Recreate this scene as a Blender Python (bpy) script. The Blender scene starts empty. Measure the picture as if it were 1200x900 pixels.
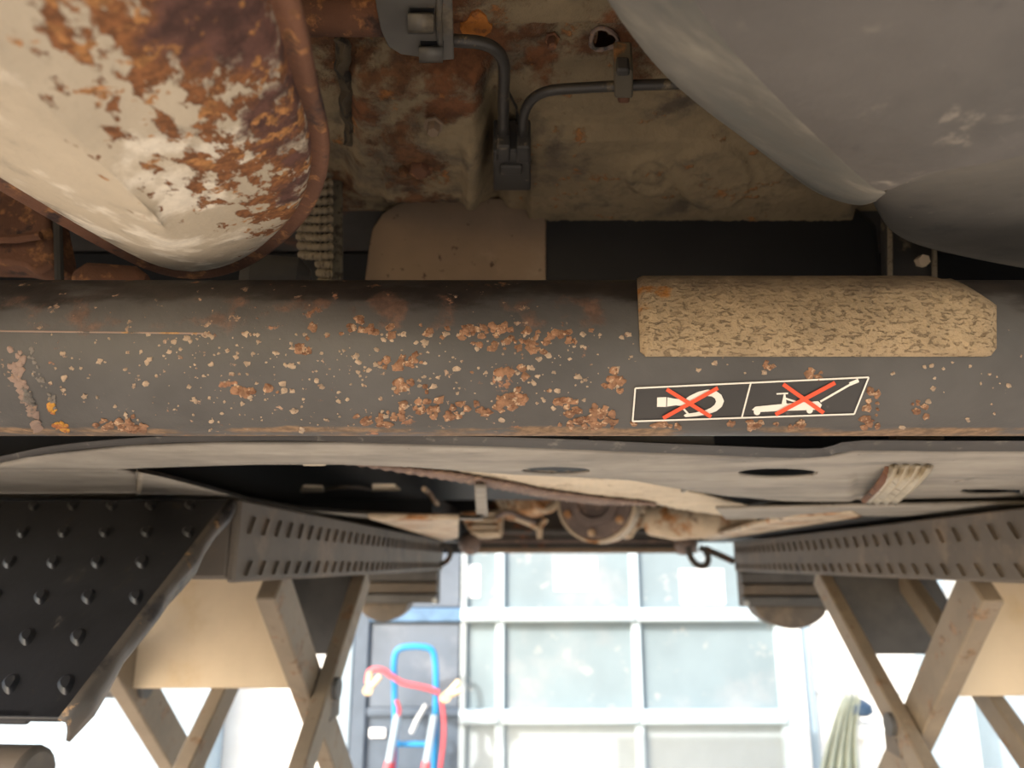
import bpy, bmesh, math, random
from mathutils import Vector, Matrix
random.seed(7)
# ------------------------------------------------------------------ camera, sky, sun, exposure
sc = bpy.context.scene
H = 1.65                       # lens height above the yard
F = 850.0                      # focal length in pixels of a 1200 px wide frame
TH = math.atan(210 / F)        # upward pitch
cd = bpy.data.cameras.new('camera'); cam = bpy.data.objects.new('camera', cd)
sc.collection.objects.link(cam); sc.camera = cam
cam.location = (0, 0, H); cam.rotation_euler = (math.pi / 2 + TH, 0, 0)
cd.sensor_width = 36; cd.lens = 36 * F / 1200; cd.clip_start = 0.01; cd.clip_end = 300
cd.dof.use_dof = True; cd.dof.focus_distance = 0.50; cd.dof.aperture_fstop = 6.5
w = bpy.data.worlds.new('sky'); sc.world = w; w.use_nodes = True
nt = w.node_tree; nt.nodes.clear()
sky = nt.nodes.new('ShaderNodeTexSky'); sky.sky_type = 'NISHITA'; sky.sun_disc = False
sky.sun_elevation = math.radians(33); sky.sun_rotation = math.radians(220); sky.air_density = 1.0; sky.dust_density = 2.5
bg = nt.nodes.new('ShaderNodeBackground'); bg.inputs['Strength'].default_value = 0.36
wo = nt.nodes.new('ShaderNodeOutputWorld')
wb = nt.nodes.new('ShaderNodeMix'); wb.data_type = 'RGBA'; wb.blend_type = 'MULTIPLY'; wb.inputs[0].default_value = 1
wb.inputs[7].default_value = (1.06, 1.0, .92, 1)          # the camera's warm white balance
nt.links.new(sky.outputs[0], wb.inputs[6]); nt.links.new(wb.outputs[2], bg.inputs[0]); nt.links.new(bg.outputs[0], wo.inputs[0])
sd = bpy.data.lights.new('sun', 'SUN'); sun = bpy.data.objects.new('sun', sd); sc.collection.objects.link(sun)
sd.energy = 3.0; sd.angle = math.radians(0.6); sd.color = (1.0, 0.96, 0.90)
sun.rotation_euler = Vector((0.52, 0.62, -0.52)).to_track_quat('-Z', 'Y').to_euler(); sun.location = (0, -3, 6)
sc.view_settings.view_transform = 'Standard'; sc.view_settings.look = 'None'
sc.view_settings.gamma = 1; sc.view_settings.use_curve_mapping = False
sc.view_settings.exposure = 0.75

# ------------------------------------------------------------------ helpers: geometry of the view
C0 = Vector((0, 0, H)); FW = Vector((0, math.cos(TH), math.sin(TH))); UP = Vector((0, -math.sin(TH), math.cos(TH)))
def ray(px, py): return Vector(((px - 600) / F, 0, 0)) + UP * ((450 - py) / F) + FW
def oY(px, py, Y): d = ray(px, py); return C0 + d * (Y / d.y)
def oZ(px, py, z): d = ray(px, py); return C0 + d * (z / d.z)
def proj(p): q = p - C0; dz = q.dot(FW); return (600 + F * q.x / dz, 450 - F * q.dot(UP) / dz)
d_ = ray(650, 660); LB = Vector((d_.x, d_.y, 0)).normalized(); LA = Vector((LB.y, -LB.x, 0))   # the lift's own axes: along, across
def L(a, b, z): return LA * a + LB * b + Vector((0, 0, H + z))
def oA(px, py, a): d = ray(px, py); t = a / d.dot(LA); p = d * t; return (p.dot(LB), p.z)
def spl(P, n=6, closed=False):
    P = [Vector(p) for p in P]; out = []; m = len(P)
    for i in range(m if closed else m - 1):
        if closed: a, b, c, d = P[i - 1], P[i], P[(i + 1) % m], P[(i + 2) % m]
        else: a, b, c, d = P[max(i - 1, 0)], P[i], P[i + 1], P[min(i + 2, m - 1)]
        for k in range(n):
            t = k / n
            out.append(0.5 * ((2 * b) + (c - a) * t + (2 * a - 5 * b + 4 * c - d) * t * t + (3 * b - a - 3 * c + d) * t ** 3))
    if not closed: out.append(P[-1].copy())
    return out
def resample(P, n):
    s = [0]
    for i in range(1, len(P)): s.append(s[-1] + (P[i] - P[i - 1]).length)
    out = []; j = 0
    for k in range(n):
        t = s[-1] * k / (n - 1)
        while j < len(P) - 2 and s[j + 1] < t: j += 1
        seg = s[j + 1] - s[j]; out.append(P[j].lerp(P[j + 1], 0 if seg == 0 else (t - s[j]) / seg))
    return out

# ------------------------------------------------------------------ helpers: materials
def mat(name, base, rough=.6, metal=0., layers=(), bump=(.3, 60, .002), var=.2, vs=9, spec=.5):
    m = bpy.data.materials.new(name); m.use_nodes = True; N = m.node_tree.nodes; K = m.node_tree.links
    bs = N['Principled BSDF']; bs.inputs['Roughness'].default_value = rough; bs.inputs['Metallic'].default_value = metal
    bs.inputs['Specular IOR Level'].default_value = spec
    geo = N.new('ShaderNodeNewGeometry'); pos = geo.outputs['Position']
    def noise(scale, detail=5, stretch=None, off=0.):
        v = pos
        mp = N.new('ShaderNodeMapping'); K.new(pos, mp.inputs[0]); mp.inputs['Location'].default_value = (off, off * 1.7, off * .6)
        if stretch: mp.inputs['Scale'].default_value = stretch
        n = N.new('ShaderNodeTexNoise'); n.inputs['Scale'].default_value = scale; n.inputs['Detail'].default_value = detail
        n.inputs['Roughness'].default_value = .62; K.new(mp.outputs[0], n.inputs['Vector']); return n.outputs['Fac']
    def ramp(x, lo, hi, a=0., b=1.):
        r = N.new('ShaderNodeMapRange'); r.inputs[1].default_value = lo; r.inputs[2].default_value = hi
        r.inputs[3].default_value = a; r.inputs[4].default_value = b; r.interpolation_type = 'SMOOTHSTEP'; K.new(x, r.inputs[0]); return r.outputs[0]
    def mul(a, b, op='MULTIPLY'):
        q = N.new('ShaderNodeMath'); q.operation = op
        for i, x in enumerate((a, b)):
            if isinstance(x, (int, float)): q.inputs[i].default_value = x
            else: K.new(x, q.inputs[i])
        return q.outputs[0]
    def mix(f, a, b, typ='RGBA'):
        q = N.new('ShaderNodeMix'); q.data_type = typ; ii = (0, 6, 7) if typ == 'RGBA' else (0, 2, 3)
        for i, x in zip(ii, (f, a, b)):
            if isinstance(x, tuple): q.inputs[i].default_value = (*x, 1)
            elif isinstance(x, (int, float)): q.inputs[i].default_value = x
            else: K.new(x, q.inputs[i])
        return q.outputs[2 if typ == 'RGBA' else 0]
    v = noise(vs, 4, off=3.1)
    dark = tuple(c * (1 - var) for c in base); lite = tuple(min(1, c * (1 + var)) for c in base)
    col = mix(ramp(v, .3, .7), dark, lite); ro = rough; h = noise(bump[1], 6, off=1.3)
    for i, l in enumerate(layers):
        f = noise(l.get('s', 20), l.get('d', 6), l.get('st'), off=5.3 * (i + 1))
        if 'mask' in l:
            for ax, lo, hi in l['mask']:
                sep = N.new('ShaderNodeSeparateXYZ'); K.new(pos, sep.inputs[0])
                g = ramp(sep.outputs['XYZ'.index(ax)], lo, hi) if lo < hi else ramp(sep.outputs['XYZ'.index(ax)], hi, lo, 1., 0.)
                f = mul(f, mul(mul(g, -1.), l.get('ma', .5), 'MULTIPLY') if False else mul(g, l.get('ma', .5)), 'ADD')
                f = mul(f, l.get('ma', .5), 'SUBTRACT')
        f = ramp(f, l['t'], l['t'] + l.get('w', .06))
        if l.get('k', 1) != 1: f = mul(f, l['k'])
        c2 = l['c']
        if l.get('v', .35):
            n2 = noise(l.get('s', 20) * 4, 5, off=9.7 + i); k = l.get('v', .35)
            c2 = mix(ramp(n2, .35, .65), tuple(c * (1 - k) for c in l['c']), tuple(min(1, c * (1 + k)) for c in l['c']))
        col = mix(f, col, c2); ro = mix(f, ro, l.get('r', rough), 'FLOAT')
        if l.get('b'): h = mul(h, mul(f, l['b']), 'ADD')
    K.new(col, bs.inputs['Base Color'])
    if not isinstance(ro, (int, float)): K.new(ro, bs.inputs['Roughness'])
    if bump[0]:
        b = N.new('ShaderNodeBump'); b.inputs['Strength'].default_value = bump[0]; b.inputs['Distance'].default_value = bump[2]
        K.new(h, b.inputs['Height']); K.new(b.outputs[0], bs.inputs['Normal'])
    return m

# ------------------------------------------------------------------ helpers: objects
WL = {}
def center(vs):
    x = [v.x for v in vs]; y = [v.y for v in vs]; z = [v.z for v in vs]
    return Vector(((min(x) + max(x)) / 2, (min(y) + max(y)) / 2, min(z)))
def tag(o, label, cat, group=None, kind=None):
    if label: o['label'] = label
    if cat: o['category'] = cat
    if group: o['group'] = group
    if kind: o['kind'] = kind
    return o
def empty(name, loc, label=None, cat=None, group=None, kind=None):
    o = bpy.data.objects.new(name, None); o.empty_display_size = .05; sc.collection.objects.link(o)
    o.location = loc; WL[o.name] = Vector(loc); return tag(o, label, cat, group, kind)
class MB:
    def __init__(s): s.v = []; s.f = []
    def add(s, vs, fs):
        o = len(s.v); s.v += [Vector(v) for v in vs]; s.f += [tuple(i + o for i in f) for f in fs]; return s
    def box8(s, P): return s.add(P, [(0, 3, 2, 1), (4, 5, 6, 7), (0, 1, 5, 4), (1, 2, 6, 5), (2, 3, 7, 6), (3, 0, 4, 7)])
    def box(s, x0, x1, y0, y1, z0, z1):
        return s.box8([(x0, y0, z0), (x1, y0, z0), (x1, y1, z0), (x0, y1, z0), (x0, y0, z1), (x1, y0, z1), (x1, y1, z1), (x0, y1, z1)])
    def lbox(s, a0, a1, b0, b1, z0, z1):
        return s.box8([L(a0, b0, z0), L(a1, b0, z0), L(a1, b1, z0), L(a0, b1, z0), L(a0, b0, z1), L(a1, b0, z1), L(a1, b1, z1), L(a0, b1, z1)])
    def prism(s, P, D):
        n = len(P); P = [Vector(p) for p in P]; Q = [p + Vector(D) for p in P]
        return s.add(P + Q, [tuple(range(n)), tuple(range(2 * n - 1, n - 1, -1))] + [(i, i + n, (i + 1) % n + n, (i + 1) % n) for i in range(n)])
    def loft(s, rows, closed=False):
        n = len(rows[0]); fs = []
        for i in range(len(rows) - 1):
            for j in range(n if closed else n - 1):
                k = (j + 1) % n; fs.append((i * n + j, i * n + k, (i + 1) * n + k, (i + 1) * n + j))
        return s.add([p for r in rows for p in r], fs)
    def tube(s, path, r, n=10, cap=True, flat=None):
        P = [Vector(p) for p in path]; R = r if isinstance(r, (list, tuple)) else [r] * len(P); rows = []; up = None
        for i, p in enumerate(P):
            t = (P[min(i + 1, len(P) - 1)] - P[max(i - 1, 0)]).normalized()
            if up is None: up = Vector((0, 0, 1)) if abs(t.z) < .9 else Vector((1, 0, 0))
            x = t.cross(up).normalized(); y = x.cross(t).normalized(); up = y
            rows.append([p + (x * math.cos(2 * math.pi * k / n) + y * math.sin(2 * math.pi * k / n) * (flat or 1)) * R[i] for k in range(n)])
        o = len(s.v); s.loft(rows, True)
        if cap: s.f += [tuple(o + k for k in range(n)), tuple(o + (len(P) - 1) * n + k for k in range(n - 1, -1, -1))]
        return s
    def disc(s, c, ax, r, h, n=24, prof=None):
        ax = Vector(ax).normalized(); c = Vector(c)
        if prof is None: prof = [(r, 0), (r, h)]
        u = ax.orthogonal().normalized(); w_ = ax.cross(u); rows = []
        for rr, hh in prof: rows.append([c + ax * hh + (u * math.cos(2 * math.pi * k / n) + w_ * math.sin(2 * math.pi * k / n)) * rr for k in range(n)])
        o = len(s.v); s.loft(rows, True); m = len(rows)
        s.f += [tuple(o + k for k in range(n)), tuple(o + (m - 1) * n + k for k in range(n - 1, -1, -1))]; return s
    def build(s, name, m, parent=None, smooth=True, bevel=0, solid=0, sub=0, angle=40, off=0, shift=None):
        c = center(s.v) if shift is None else Vector(shift)
        me = bpy.data.meshes.new(name); me.from_pydata([v - c for v in s.v], [], s.f); me.update()
        bm = bmesh.new(); bm.from_mesh(me); bmesh.ops.recalc_face_normals(bm, faces=bm.faces); bm.to_mesh(me); bm.free()
        o = bpy.data.objects.new(name, me); sc.collection.objects.link(o); me.materials.append(m)
        if smooth:
            for p in me.polygons: p.use_smooth = True
            if angle: me.set_sharp_from_angle(angle=math.radians(angle))
        if solid: q = o.modifiers.new('solid', 'SOLIDIFY'); q.thickness = solid; q.offset = off
        if bevel: q = o.modifiers.new('bevel', 'BEVEL'); q.width = bevel; q.segments = 2; q.limit_method = 'ANGLE'
        if sub: q = o.modifiers.new('sub', 'SUBSURF'); q.levels = q.render_levels = sub
        if parent: o.parent = parent; o.location = c - WL[parent.name]
        else: o.location = c
        WL[o.name] = c; return o
def copy_at(o, world, parent=None, rot=None):
    c = o.copy(); sc.collection.objects.link(c); p = parent or o.parent
    c.parent = p; c.location = Vector(world) - (WL[p.name] if p else Vector()); WL[c.name] = Vector(world)
    if rot is not None: c.rotation_euler = rot
    return c

# ------------------------------------------------------------------ materials
RUST = (.15, .055, .022); RUSTO = (.33, .13, .035); TAN = (.36, .23, .13)
m_beam = mat('beam_paint', (.072, .068, .064), .55, 0, [
    dict(c=(.022, .016, .013), s=16, t=.27, w=.22, mask=[('Z', H + .146, H + .176)], ma=.45, st=(1, 1, 3), k=.92),  # dark top: underseal tone plus shade of the upper side put into colour
    dict(c=(.15, .08, .052), s=30, t=.50, w=.12, mask=[('Z', H + .13, H + .152), ('Z', H + .182, H + .168), ('X', .11, .04)], ma=.2, b=.8, k=.7),
    dict(c=(.30, .15, .085), s=42, t=.63, w=.04, b=2, r=.9, mask=[('X', .12, .02)], ma=.08),
    dict(c=(.33, .22, .15), s=110, t=.645, w=.03, b=1.5, r=.9, mask=[('X', .12, 0.)], ma=.05),
    dict(c=(.26, .16, .085), s=30, t=.42, w=.15, mask=[('Z', H + .0935, H + .088)], ma=.5, r=.9, st=(.4, 1, 1), k=.8)], bump=(.35, 120, .0012))
m_scab = mat('rust_scab', (.27, .145, .082), .95, 0, [dict(c=(.17, .08, .042), s=160, t=.5, w=.1), dict(c=(.45, .30, .19), s=240, t=.56, w=.05)], bump=(.9, 380, .0015), var=.3, vs=120)
m_scabp = mat('pale_scab', (.36, .27, .19), .9, 0, [dict(c=(.2, .12, .08), s=240, t=.55, w=.1)], bump=(.6, 380, .001), var=.3, vs=160)
m_streak = mat('rust_streak', (.27, .19, .15), .8, 0, [dict(c=(.36, .2, .08), s=70, t=.56, w=.08), dict(c=(.10, .09, .08), s=50, t=.55, w=.06)], bump=(.4, 200, .001))
m_yell = mat('rust_yellow', (.55, .27, .04), .8, 0, [dict(c=(.3, .1, .03), s=130, t=.5, w=.1)], bump=(.4, 300, .001))
m_foam = mat('foam_pad', (.37, .275, .165), .95, 0, [
    dict(c=(.20, .135, .08), s=340, t=.54, w=.1, st=(.6, 1, 1.3), b=-1.6, k=.35), dict(c=(.13, .09, .055), s=14, t=.30, w=.3, mask=[('Z', H + .158, H + .182)], ma=.4, k=.75, v=.1),  # second layer: shade of the pad's upward-facing top put into the colour
    dict(c=(.36, .15, .03), s=22, t=.42, w=.1, mask=[('X', .118, .100), ('Z', H + .15, H + .16), ('Z', H + .184, H + .176)], ma=.35, v=.2)], bump=(.9, 190, .003), var=.14, vs=30)
m_black = mat('label_black', (.035, .033, .032), .55, 0, [dict(c=(.1, .095, .09), s=60, t=.62, w=.1)], bump=(.1, 200, .0005))
m_white = mat('label_white', (.78, .74, .66), .6, bump=(0, 1, 0), var=.05)
m_red = mat('label_red', (.72, .085, .03), .6, bump=(0, 1, 0), var=.05)
m_muff = mat('muffler_coat', (.50, .425, .315), .7, 0, [
    dict(c=(.28, .24, .185), s=11, t=.50, w=.14, v=.1),
    dict(c=(.72, .65, .53), s=17, t=.52, w=.1, v=.1),
    dict(c=(.20, .080, .028), s=62, d=10, t=.455, w=.05, st=(1.5, .8, .8), mask=[('X', -.225, -.125)], ma=.26, r=.9, b=-1.2),
    dict(c=(.095, .042, .031), s=24, t=.40, w=.12, mask=[('X', -.165, -.11)], ma=.30, r=.9),
    dict(c=(.36, .165, .055), s=70, t=.56, w=.06, mask=[('X', -.21, -.15)], ma=.16, r=.9)], bump=(.5, 130, .002), var=.12)
m_rustd = mat('rust_dark', (.13, .058, .032), .9, 0, [dict(c=(.24, .11, .045), s=60, t=.52, w=.1), dict(c=(.05, .028, .022), s=28, t=.54, w=.1)], bump=(.7, 160, .002), var=.3)
m_pan = mat('floor_pan', (.235, .18, .105), .8, 0, [
    dict(c=(.115, .09, .06), s=12, t=.48, w=.15, v=.15),
    dict(c=(.13, .052, .02), s=15, t=.47, w=.12, mask=[('Y', .63, .52)], ma=.30, b=1.5, r=.95),
    dict(c=(.12, .055, .023), s=18, t=.46, w=.12, mask=[('X', .0, -.10)], ma=.22, b=1.5, r=.95),
    dict(c=(.05, .038, .028), s=16, t=.55, w=.16, v=.2, k=.8),
    dict(c=(.30, .115, .025), s=36, t=.60, w=.08, b=1, k=.8)], bump=(.7, 110, .003), var=.2)
m_panx = mat('floor_pan_dark', (.05, .045, .04), .85, 0, [dict(c=(.12, .05, .025), s=10, t=.55, w=.1)], bump=(.3, 60, .002))
m_plas = mat('dusty_plastic', (.125, .118, .105), .62, 0, [
    dict(c=(.22, .20, .165), s=8, t=.50, w=.25, v=.1, r=.8), dict(c=(.30, .27, .225), s=26, t=.62, w=.12, v=.1, r=.9, k=.8), dict(c=(.34, .31, .26), s=60, t=.67, w=.06, v=.1, r=.9),
    dict(c=(.06, .06, .057), s=14, t=.55, w=.18, v=.1)], bump=(.25, 40, .003))
m_tank = mat('tank_plastic', (.012, .013, .015), .55, 0, [dict(c=(.10, .09, .075), s=160, t=.73, w=.02)], bump=(.1, 60, .001))
m_wrap = mat('tan_wrap', (.215, .155, .105), .75, 0, [dict(c=(.09, .055, .035), s=70, t=.63, w=.05), dict(c=(.3, .235, .17), s=7, t=.52, w=.2, v=.1)], bump=(.35, 150, .001), var=.12)
m_hose = mat('brake_pipe', (.032, .029, .026), .45, 0, [dict(c=(.12, .095, .06), s=70, t=.6, w=.08)], bump=(.15, 200, .0006))
m_clip = mat('black_clip', (.03, .028, .026), .55, 0, [dict(c=(.12, .1, .07), s=50, t=.6, w=.08)], bump=(.2, 150, .001))
m_brkt = mat('bracket_zinc', (.115, .11, .10), .5, .2, [dict(c=(.15, .125, .09), s=20, t=.52, w=.15), dict(c=(.13, .06, .03), s=40, t=.64, w=.06)], bump=(.2, 120, .001))
m_rope = mat('woven_sleeve', (.20, .165, .115), .9, 0, [dict(c=(.12, .095, .065), s=150, t=.53, w=.1)], bump=(.7, 260, .002))
m_tray = mat('tray_plastic', (.29, .265, .228), .8, 0, [
    dict(c=(.19, .178, .16), s=6, t=.5, w=.2, v=.1, st=(.6, 2, 1)), dict(c=(.36, .33, .28), s=9, t=.5, w=.2, v=.1, st=(.5, 2, 1)),
    dict(c=(.09, .07, .05), s=70, t=.68, w=.03)], bump=(.2, 60, .002))
m_lip = mat('rubber_lip', (.055, .05, .046), .6, 0, [dict(c=(.14, .125, .105), s=60, t=.58, w=.1)], bump=(.2, 100, .001))
m_void = mat('void_black', (.012, .013, .015), .7, bump=(.1, 30, .002))
m_shield = mat('shield_cream', (.66, .56, .42), .8, 0, [dict(c=(.5, .40, .28), s=20, t=.54, w=.1)], bump=(.8, 130, .004), var=.08)
m_shieldb = mat('shield_edge', (.20, .13, .10), .8, 0, [dict(c=(.3, .2, .14), s=40, t=.5, w=.1)], bump=(.5, 120, .003))
m_alu = mat('cast_alloy', (.52, .42, .30), .6, .1, [dict(c=(.33, .15, .05), s=9, t=.54, w=.1), dict(c=(.16, .11, .08), s=14, t=.58, w=.1)], bump=(.4, 50, .004), var=.2)
m_cop = mat('engine_rust', (.40, .20, .08), .7, 0, [dict(c=(.55, .40, .26), s=10, t=.48, w=.12), dict(c=(.2, .09, .05), s=14, t=.56, w=.1)], bump=(.4, 50, .003))
m_pul = mat('pulley_steel', (.16, .12, .105), .6, .2, [dict(c=(.26, .18, .14), s=20, t=.55, w=.1)], bump=(.2, 60, .002))
m_lift = mat('lift_grey', (.105, .088, .072), .6, 0, [dict(c=(.15, .118, .09), s=9, t=.52, w=.12, v=.15), dict(c=(.06, .053, .05), s=5, t=.56, w=.12, v=.1)], bump=(.25, 70, .0015), var=.12)
m_leg = mat('leg_paint', (.22, .18, .135), .6, 0, [dict(c=(.20, .13, .08), s=22, t=.56, w=.08), dict(c=(.27, .22, .16), s=10, t=.55, w=.15, v=.1)], bump=(.2, 70, .001), var=.12)
m_plate = mat('plate_cream', (.56, .465, .34), .65, 0, [dict(c=(.5, .38, .23), s=6, t=.54, w=.2, v=.08), dict(c=(.3, .16, .05), s=36, t=.70, w=.04)], bump=(.1, 90, .001), var=.06)
m_plated = mat('plate_grey_shade', (.085, .085, .087), .6, 0, [dict(c=(.055, .056, .06), s=4, t=.55, w=.2, v=.1)], bump=(.1, 60, .001))  # shade on the far cross plates put into the colour; also pivots, stops
m_cheq = mat('chequer_black', (.022, .023, .027), .38, .3, [dict(c=(.06, .055, .05), s=30, t=.6, w=.12, r=.6, st=(2, .5, 1)), dict(c=(.16, .11, .07), s=45, t=.71, w=.04, r=.9)], bump=(.3, 90, .001))
m_cheqs = mat('ramp_side', (.105, .09, .078), .5, .2, [dict(c=(.05, .045, .045), s=18, t=.5, w=.1), dict(c=(.28, .18, .10), s=40, t=.62, w=.06)], bump=(.3, 80, .002))
m_wall = mat('white_render', (.80, .80, .77), .85, bump=(.15, 40, .003), var=.04)
m_wallb = mat('pale_blue_panel', (.30, .39, .46), .7, 0, [dict(c=(.4, .45, .48), s=30, t=.72, w=.03)], bump=(.05, 40, .002), var=.04)
m_frame = mat('door_frame_white', (.50, .60, .65), .5, bump=(.05, 60, .001), var=.03)
m_glass = mat('dusty_glass', (.20, .26, .29), .35, 0, [dict(c=(.27, .30, .32), s=2.2, t=.48, w=.25, v=.06, r=.6), dict(c=(.34, .36, .36), s=9, t=.60, w=.1, v=.05, r=.7)], bump=(0, 1, 0), var=.1, vs=1.6, spec=.5)
m_panel = mat('door_panel', (.36, .41, .43), .6, bump=(.05, 40, .001), var=.03)
m_navy = mat('door_slate', (.085, .115, .155), .5, bump=(.05, 40, .001), var=.08)
m_dglass = mat('slate_glass', (.12, .15, .19), .3, 0, [dict(c=(.2, .23, .27), s=3, t=.5, w=.2, v=.05)], bump=(0, 1, 0), var=.15, vs=2)
m_bframe = mat('jamb_blue', (.36, .47, .56), .5, bump=(.05, 40, .001), var=.04)
m_paper = mat('paper', (.92, .92, .92), .8, bump=(0, 1, 0), var=.02)
m_tblue = mat('truck_blue', (.02, .26, .58), .35, bump=(.05, 60, .001), var=.06)
m_cred = mat('cable_red', (.62, .09, .11), .45, bump=(.05, 60, .001), var=.08)
m_clamp = mat('clamp_tan', (.75, .55, .33), .4, .2, bump=(.05, 60, .001), var=.08)
m_grey = mat('grey_metal', (.42, .45, .47), .45, .3, bump=(.05, 60, .001))
m_cloth = mat('sage_cloth', (.40, .44, .36), .9, bump=(.2, 60, .003), var=.1)
m_navyc = mat('navy_cap', (.03, .07, .13), .5, bump=(.05, 60, .001))
m_floor = mat('yard_concrete', (.42, .365, .30), .9, 0, [dict(c=(.36, .315, .26), s=3, t=.52, w=.2, v=.08)], bump=(.3, 30, .004), var=.08, vs=2)

# ================================================================== SETTING
MB().box(-9, 9, -10, 6.2, -.2, 0).build('floor', m_floor, smooth=False)
bpy.data.objects['floor']['kind'] = 'structure'
DY = 5.4
def dX(px, py=760): return oY(px, py, DY).x
def dZ(py): return oY(600, py, DY).z
def struct(o): o['kind'] = 'structure'; return o
xa, xb = dX(408), dX(946)
wf = struct(empty('wall_front', (0, DY + .2, 0)))
MB().box(-6, xa, DY, DY + .25, 0, 3.6).build('wall_panel', m_wall, wf, smooth=False)
MB().box(xb, 6, DY, DY + .25, 0, 3.6).build('wall_panel', m_wall, wf, smooth=False)
MB().box(xa, xb, DY, DY + .25, 2.6, 3.6).build('wall_lintel', m_wall, wf, smooth=False)
MB().box(xb + .01, 6, DY - .012, DY, dZ(813), dZ(811)).build('wall_joint', m_panel, wf, smooth=False)
# glazed garage door: frame, rails, mullions, panes
gd = struct(empty('door_1', (dX(730), DY, 0)))
gx = [dX(545), dX(586), dX(745), dX(912)]
gz = [0.05, dZ(838) - .62, dZ(838), dZ(720), dZ(720) + .68, 2.6]
for i, x in enumerate(gx[1:3]): MB().box(x - .03, x + .03, DY - .06, DY + .02, 0, 2.6).build('mullion', m_frame, gd, bevel=.008)
MB().box(gx[0] - .03, gx[0] + .012, DY - .055, DY + .02, 0, 2.6).build('stile', m_panel, gd, bevel=.006)
MB().box(gx[3] - .03, gx[3] + .05, DY - .055, DY + .02, 0, 2.6).build('stile', m_frame, gd, bevel=.006)
for z in gz[1:5]:
    for i in range(3):
        MB().box(gx[i] + (.0 if i else -.03), gx[i + 1], DY - .10, DY - .005, z - .045, z + .045).build('rail', m_frame, gd, bevel=.02)
for r in range(5):
    for i in range(3):
        z0, z1 = gz[r], gz[r + 1]
        MB().box(gx[i] + .01, gx[i + 1] - .01, DY - .012, DY + .008, z0 + .03, z1 - .03).build('pane' if r > 1 else 'panel', m_glass if r > 1 else m_panel, gd, smooth=False)
for k, (x0, x1, y0, y1) in enumerate([(520, 562, 662, 700), (649, 700, 653, 692), (796, 850, 667, 708)]):
    a = oY(x0, y0, DY - .02); b = oY(x1, y1, DY - .02)
    tag(MB().box(a.x, b.x, DY - .020, DY - .014, b.z, a.z).build('paper_sheet', m_paper, smooth=False),
        ['blank white paper sheet on the glass, leftmost of three, beside slate door', 'blank white paper sheet on the middle garage door pane', 'blank white paper sheet on the right garage door pane'][k], 'paper', 'paper sheets on the garage door')
# jamb on the right, blue jamb beside the slate door
struct(MB().box(dX(918), dX(934), DY - .10, DY + .02, 0, 2.6).build('trim_1', m_wall, bevel=.01))
struct(MB().box(dX(934), dX(947), DY - .06, DY + .02, 0, 2.6).build('trim_2', m_wallb, bevel=.01))
struct(MB().box(dX(402), dX(416), DY - .06, DY + .02, 0, 2.6).build('trim_3', m_wallb, bevel=.01))
# darker slate-blue leaf left of the glazed door
pd = struct(empty('door_2', (dX(480), DY, 0)))
sx0, sx1 = dX(417), dX(541)
MB().box(sx0, sx1, DY - .02, DY + .05, 0, 2.6).build('leaf', m_navy, pd, smooth=False)
MB().box(sx0 + .0, sx0 + .10, DY - .06, DY - .02, 0, 2.6).build('stile', m_navy, pd, bevel=.008)
MB().box(sx0 + .10, sx1, DY - .07, DY - .02, dZ(728), dZ(712)).build('rail', mat('rail_blue', (.10, .19, .31), .5, bump=(0, 1, 0)), pd, bevel=.01)
MB().box(sx0 + .10, sx1, DY - .05, DY - .02, dZ(838), dZ(828)).build('rail', m_navy, pd, bevel=.008)
MB().box(sx0 + .12, sx1 - .02, DY - .035, DY - .021, dZ(827), dZ(731)).build('pane', m_dglass, pd, smooth=False)
MB().box(sx0 + .12, sx1 - .02, DY - .035, DY - .021, dZ(710), dZ(600)).build('pane', m_dglass, pd, smooth=False)
MB().box(dX(434, 857), dX(453, 857), DY - .045, DY - .02, dZ(863), dZ(852)).build('letter_plate', m_paper, pd, bevel=.004)
# pale sheeting beyond the left and right scissor legs
struct(MB().box(dX(-350), dX(262), DY - .25, DY - .02, 0, 3.0).build('trim_4', m_wallb, smooth=False))
struct(MB().box(dX(262), dX(272), DY - .30, DY - .02, 0, 3.0).build('trim_5', m_bframe, bevel=.01))
struct(MB().box(dX(1068), dX(1088), DY - .30, DY - .02, 0, 3.0).build('trim_6', m_wallb, bevel=.01))
struct(MB().box(dX(1130), dX(1600), DY - .25, DY - .02, 0, 3.0).build('trim_7', m_wallb, smooth=False))

# ================================================================== CAR UNDERSIDE
PZ = .40
def sm(x, a, b): t = max(0, min(1, (x - a) / (b - a))); return t * t * (3 - 2 * t)
def sbox(x, y, x0, x1, y0, y1, wd): return sm(x, x0 - wd, x0 + wd) * sm(-x, -x1 - wd, -x1 + wd) * sm(y, y0 - wd, y0 + wd) * sm(-y, -y1 - wd, -y1 + wd)
pan = empty('car_floor_pan', (0, 1.0, H + PZ), 'rusty olive steel floor pan of the raised car above brake pipes', 'car body')
def pan_h(px, py):
    d = .026 * sbox(px, py, 412, 566, 60, 216, 14) + .010 * sbox(px, py, 452, 574, 122, 203, 2.6)
    d += .012 * sbox(px, py, 618, 1000, 139, 300, 2.5) + .008 * sbox(px, py, 590, 1000, 88, 300, 8)
    r = math.hypot(px - 762, (py - 184) * 1.15); d += .004 * math.exp(-((r - 24) / 5) ** 2) + .003 * math.exp(-((r - 9) / 4) ** 2)
    r = math.hypot(px - 835, (py - 185) * 1.1); d += .006 * sm(-r, -46, -40)
    d += .010 * sbox(px, py, 545, 566, 125, 212, 6)
    d -= .01 * math.exp(-((px - 582) / 9) ** 2) * sm(py, 90, 140)
    d += .016 * sbox(px, py, 370, 900, -60, 14, 10)
    return d
mb = MB(); nx, ny = 260, 104; x0, x1, y0, y1 = -.40, .62, .36, .775; idx = {}
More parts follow.
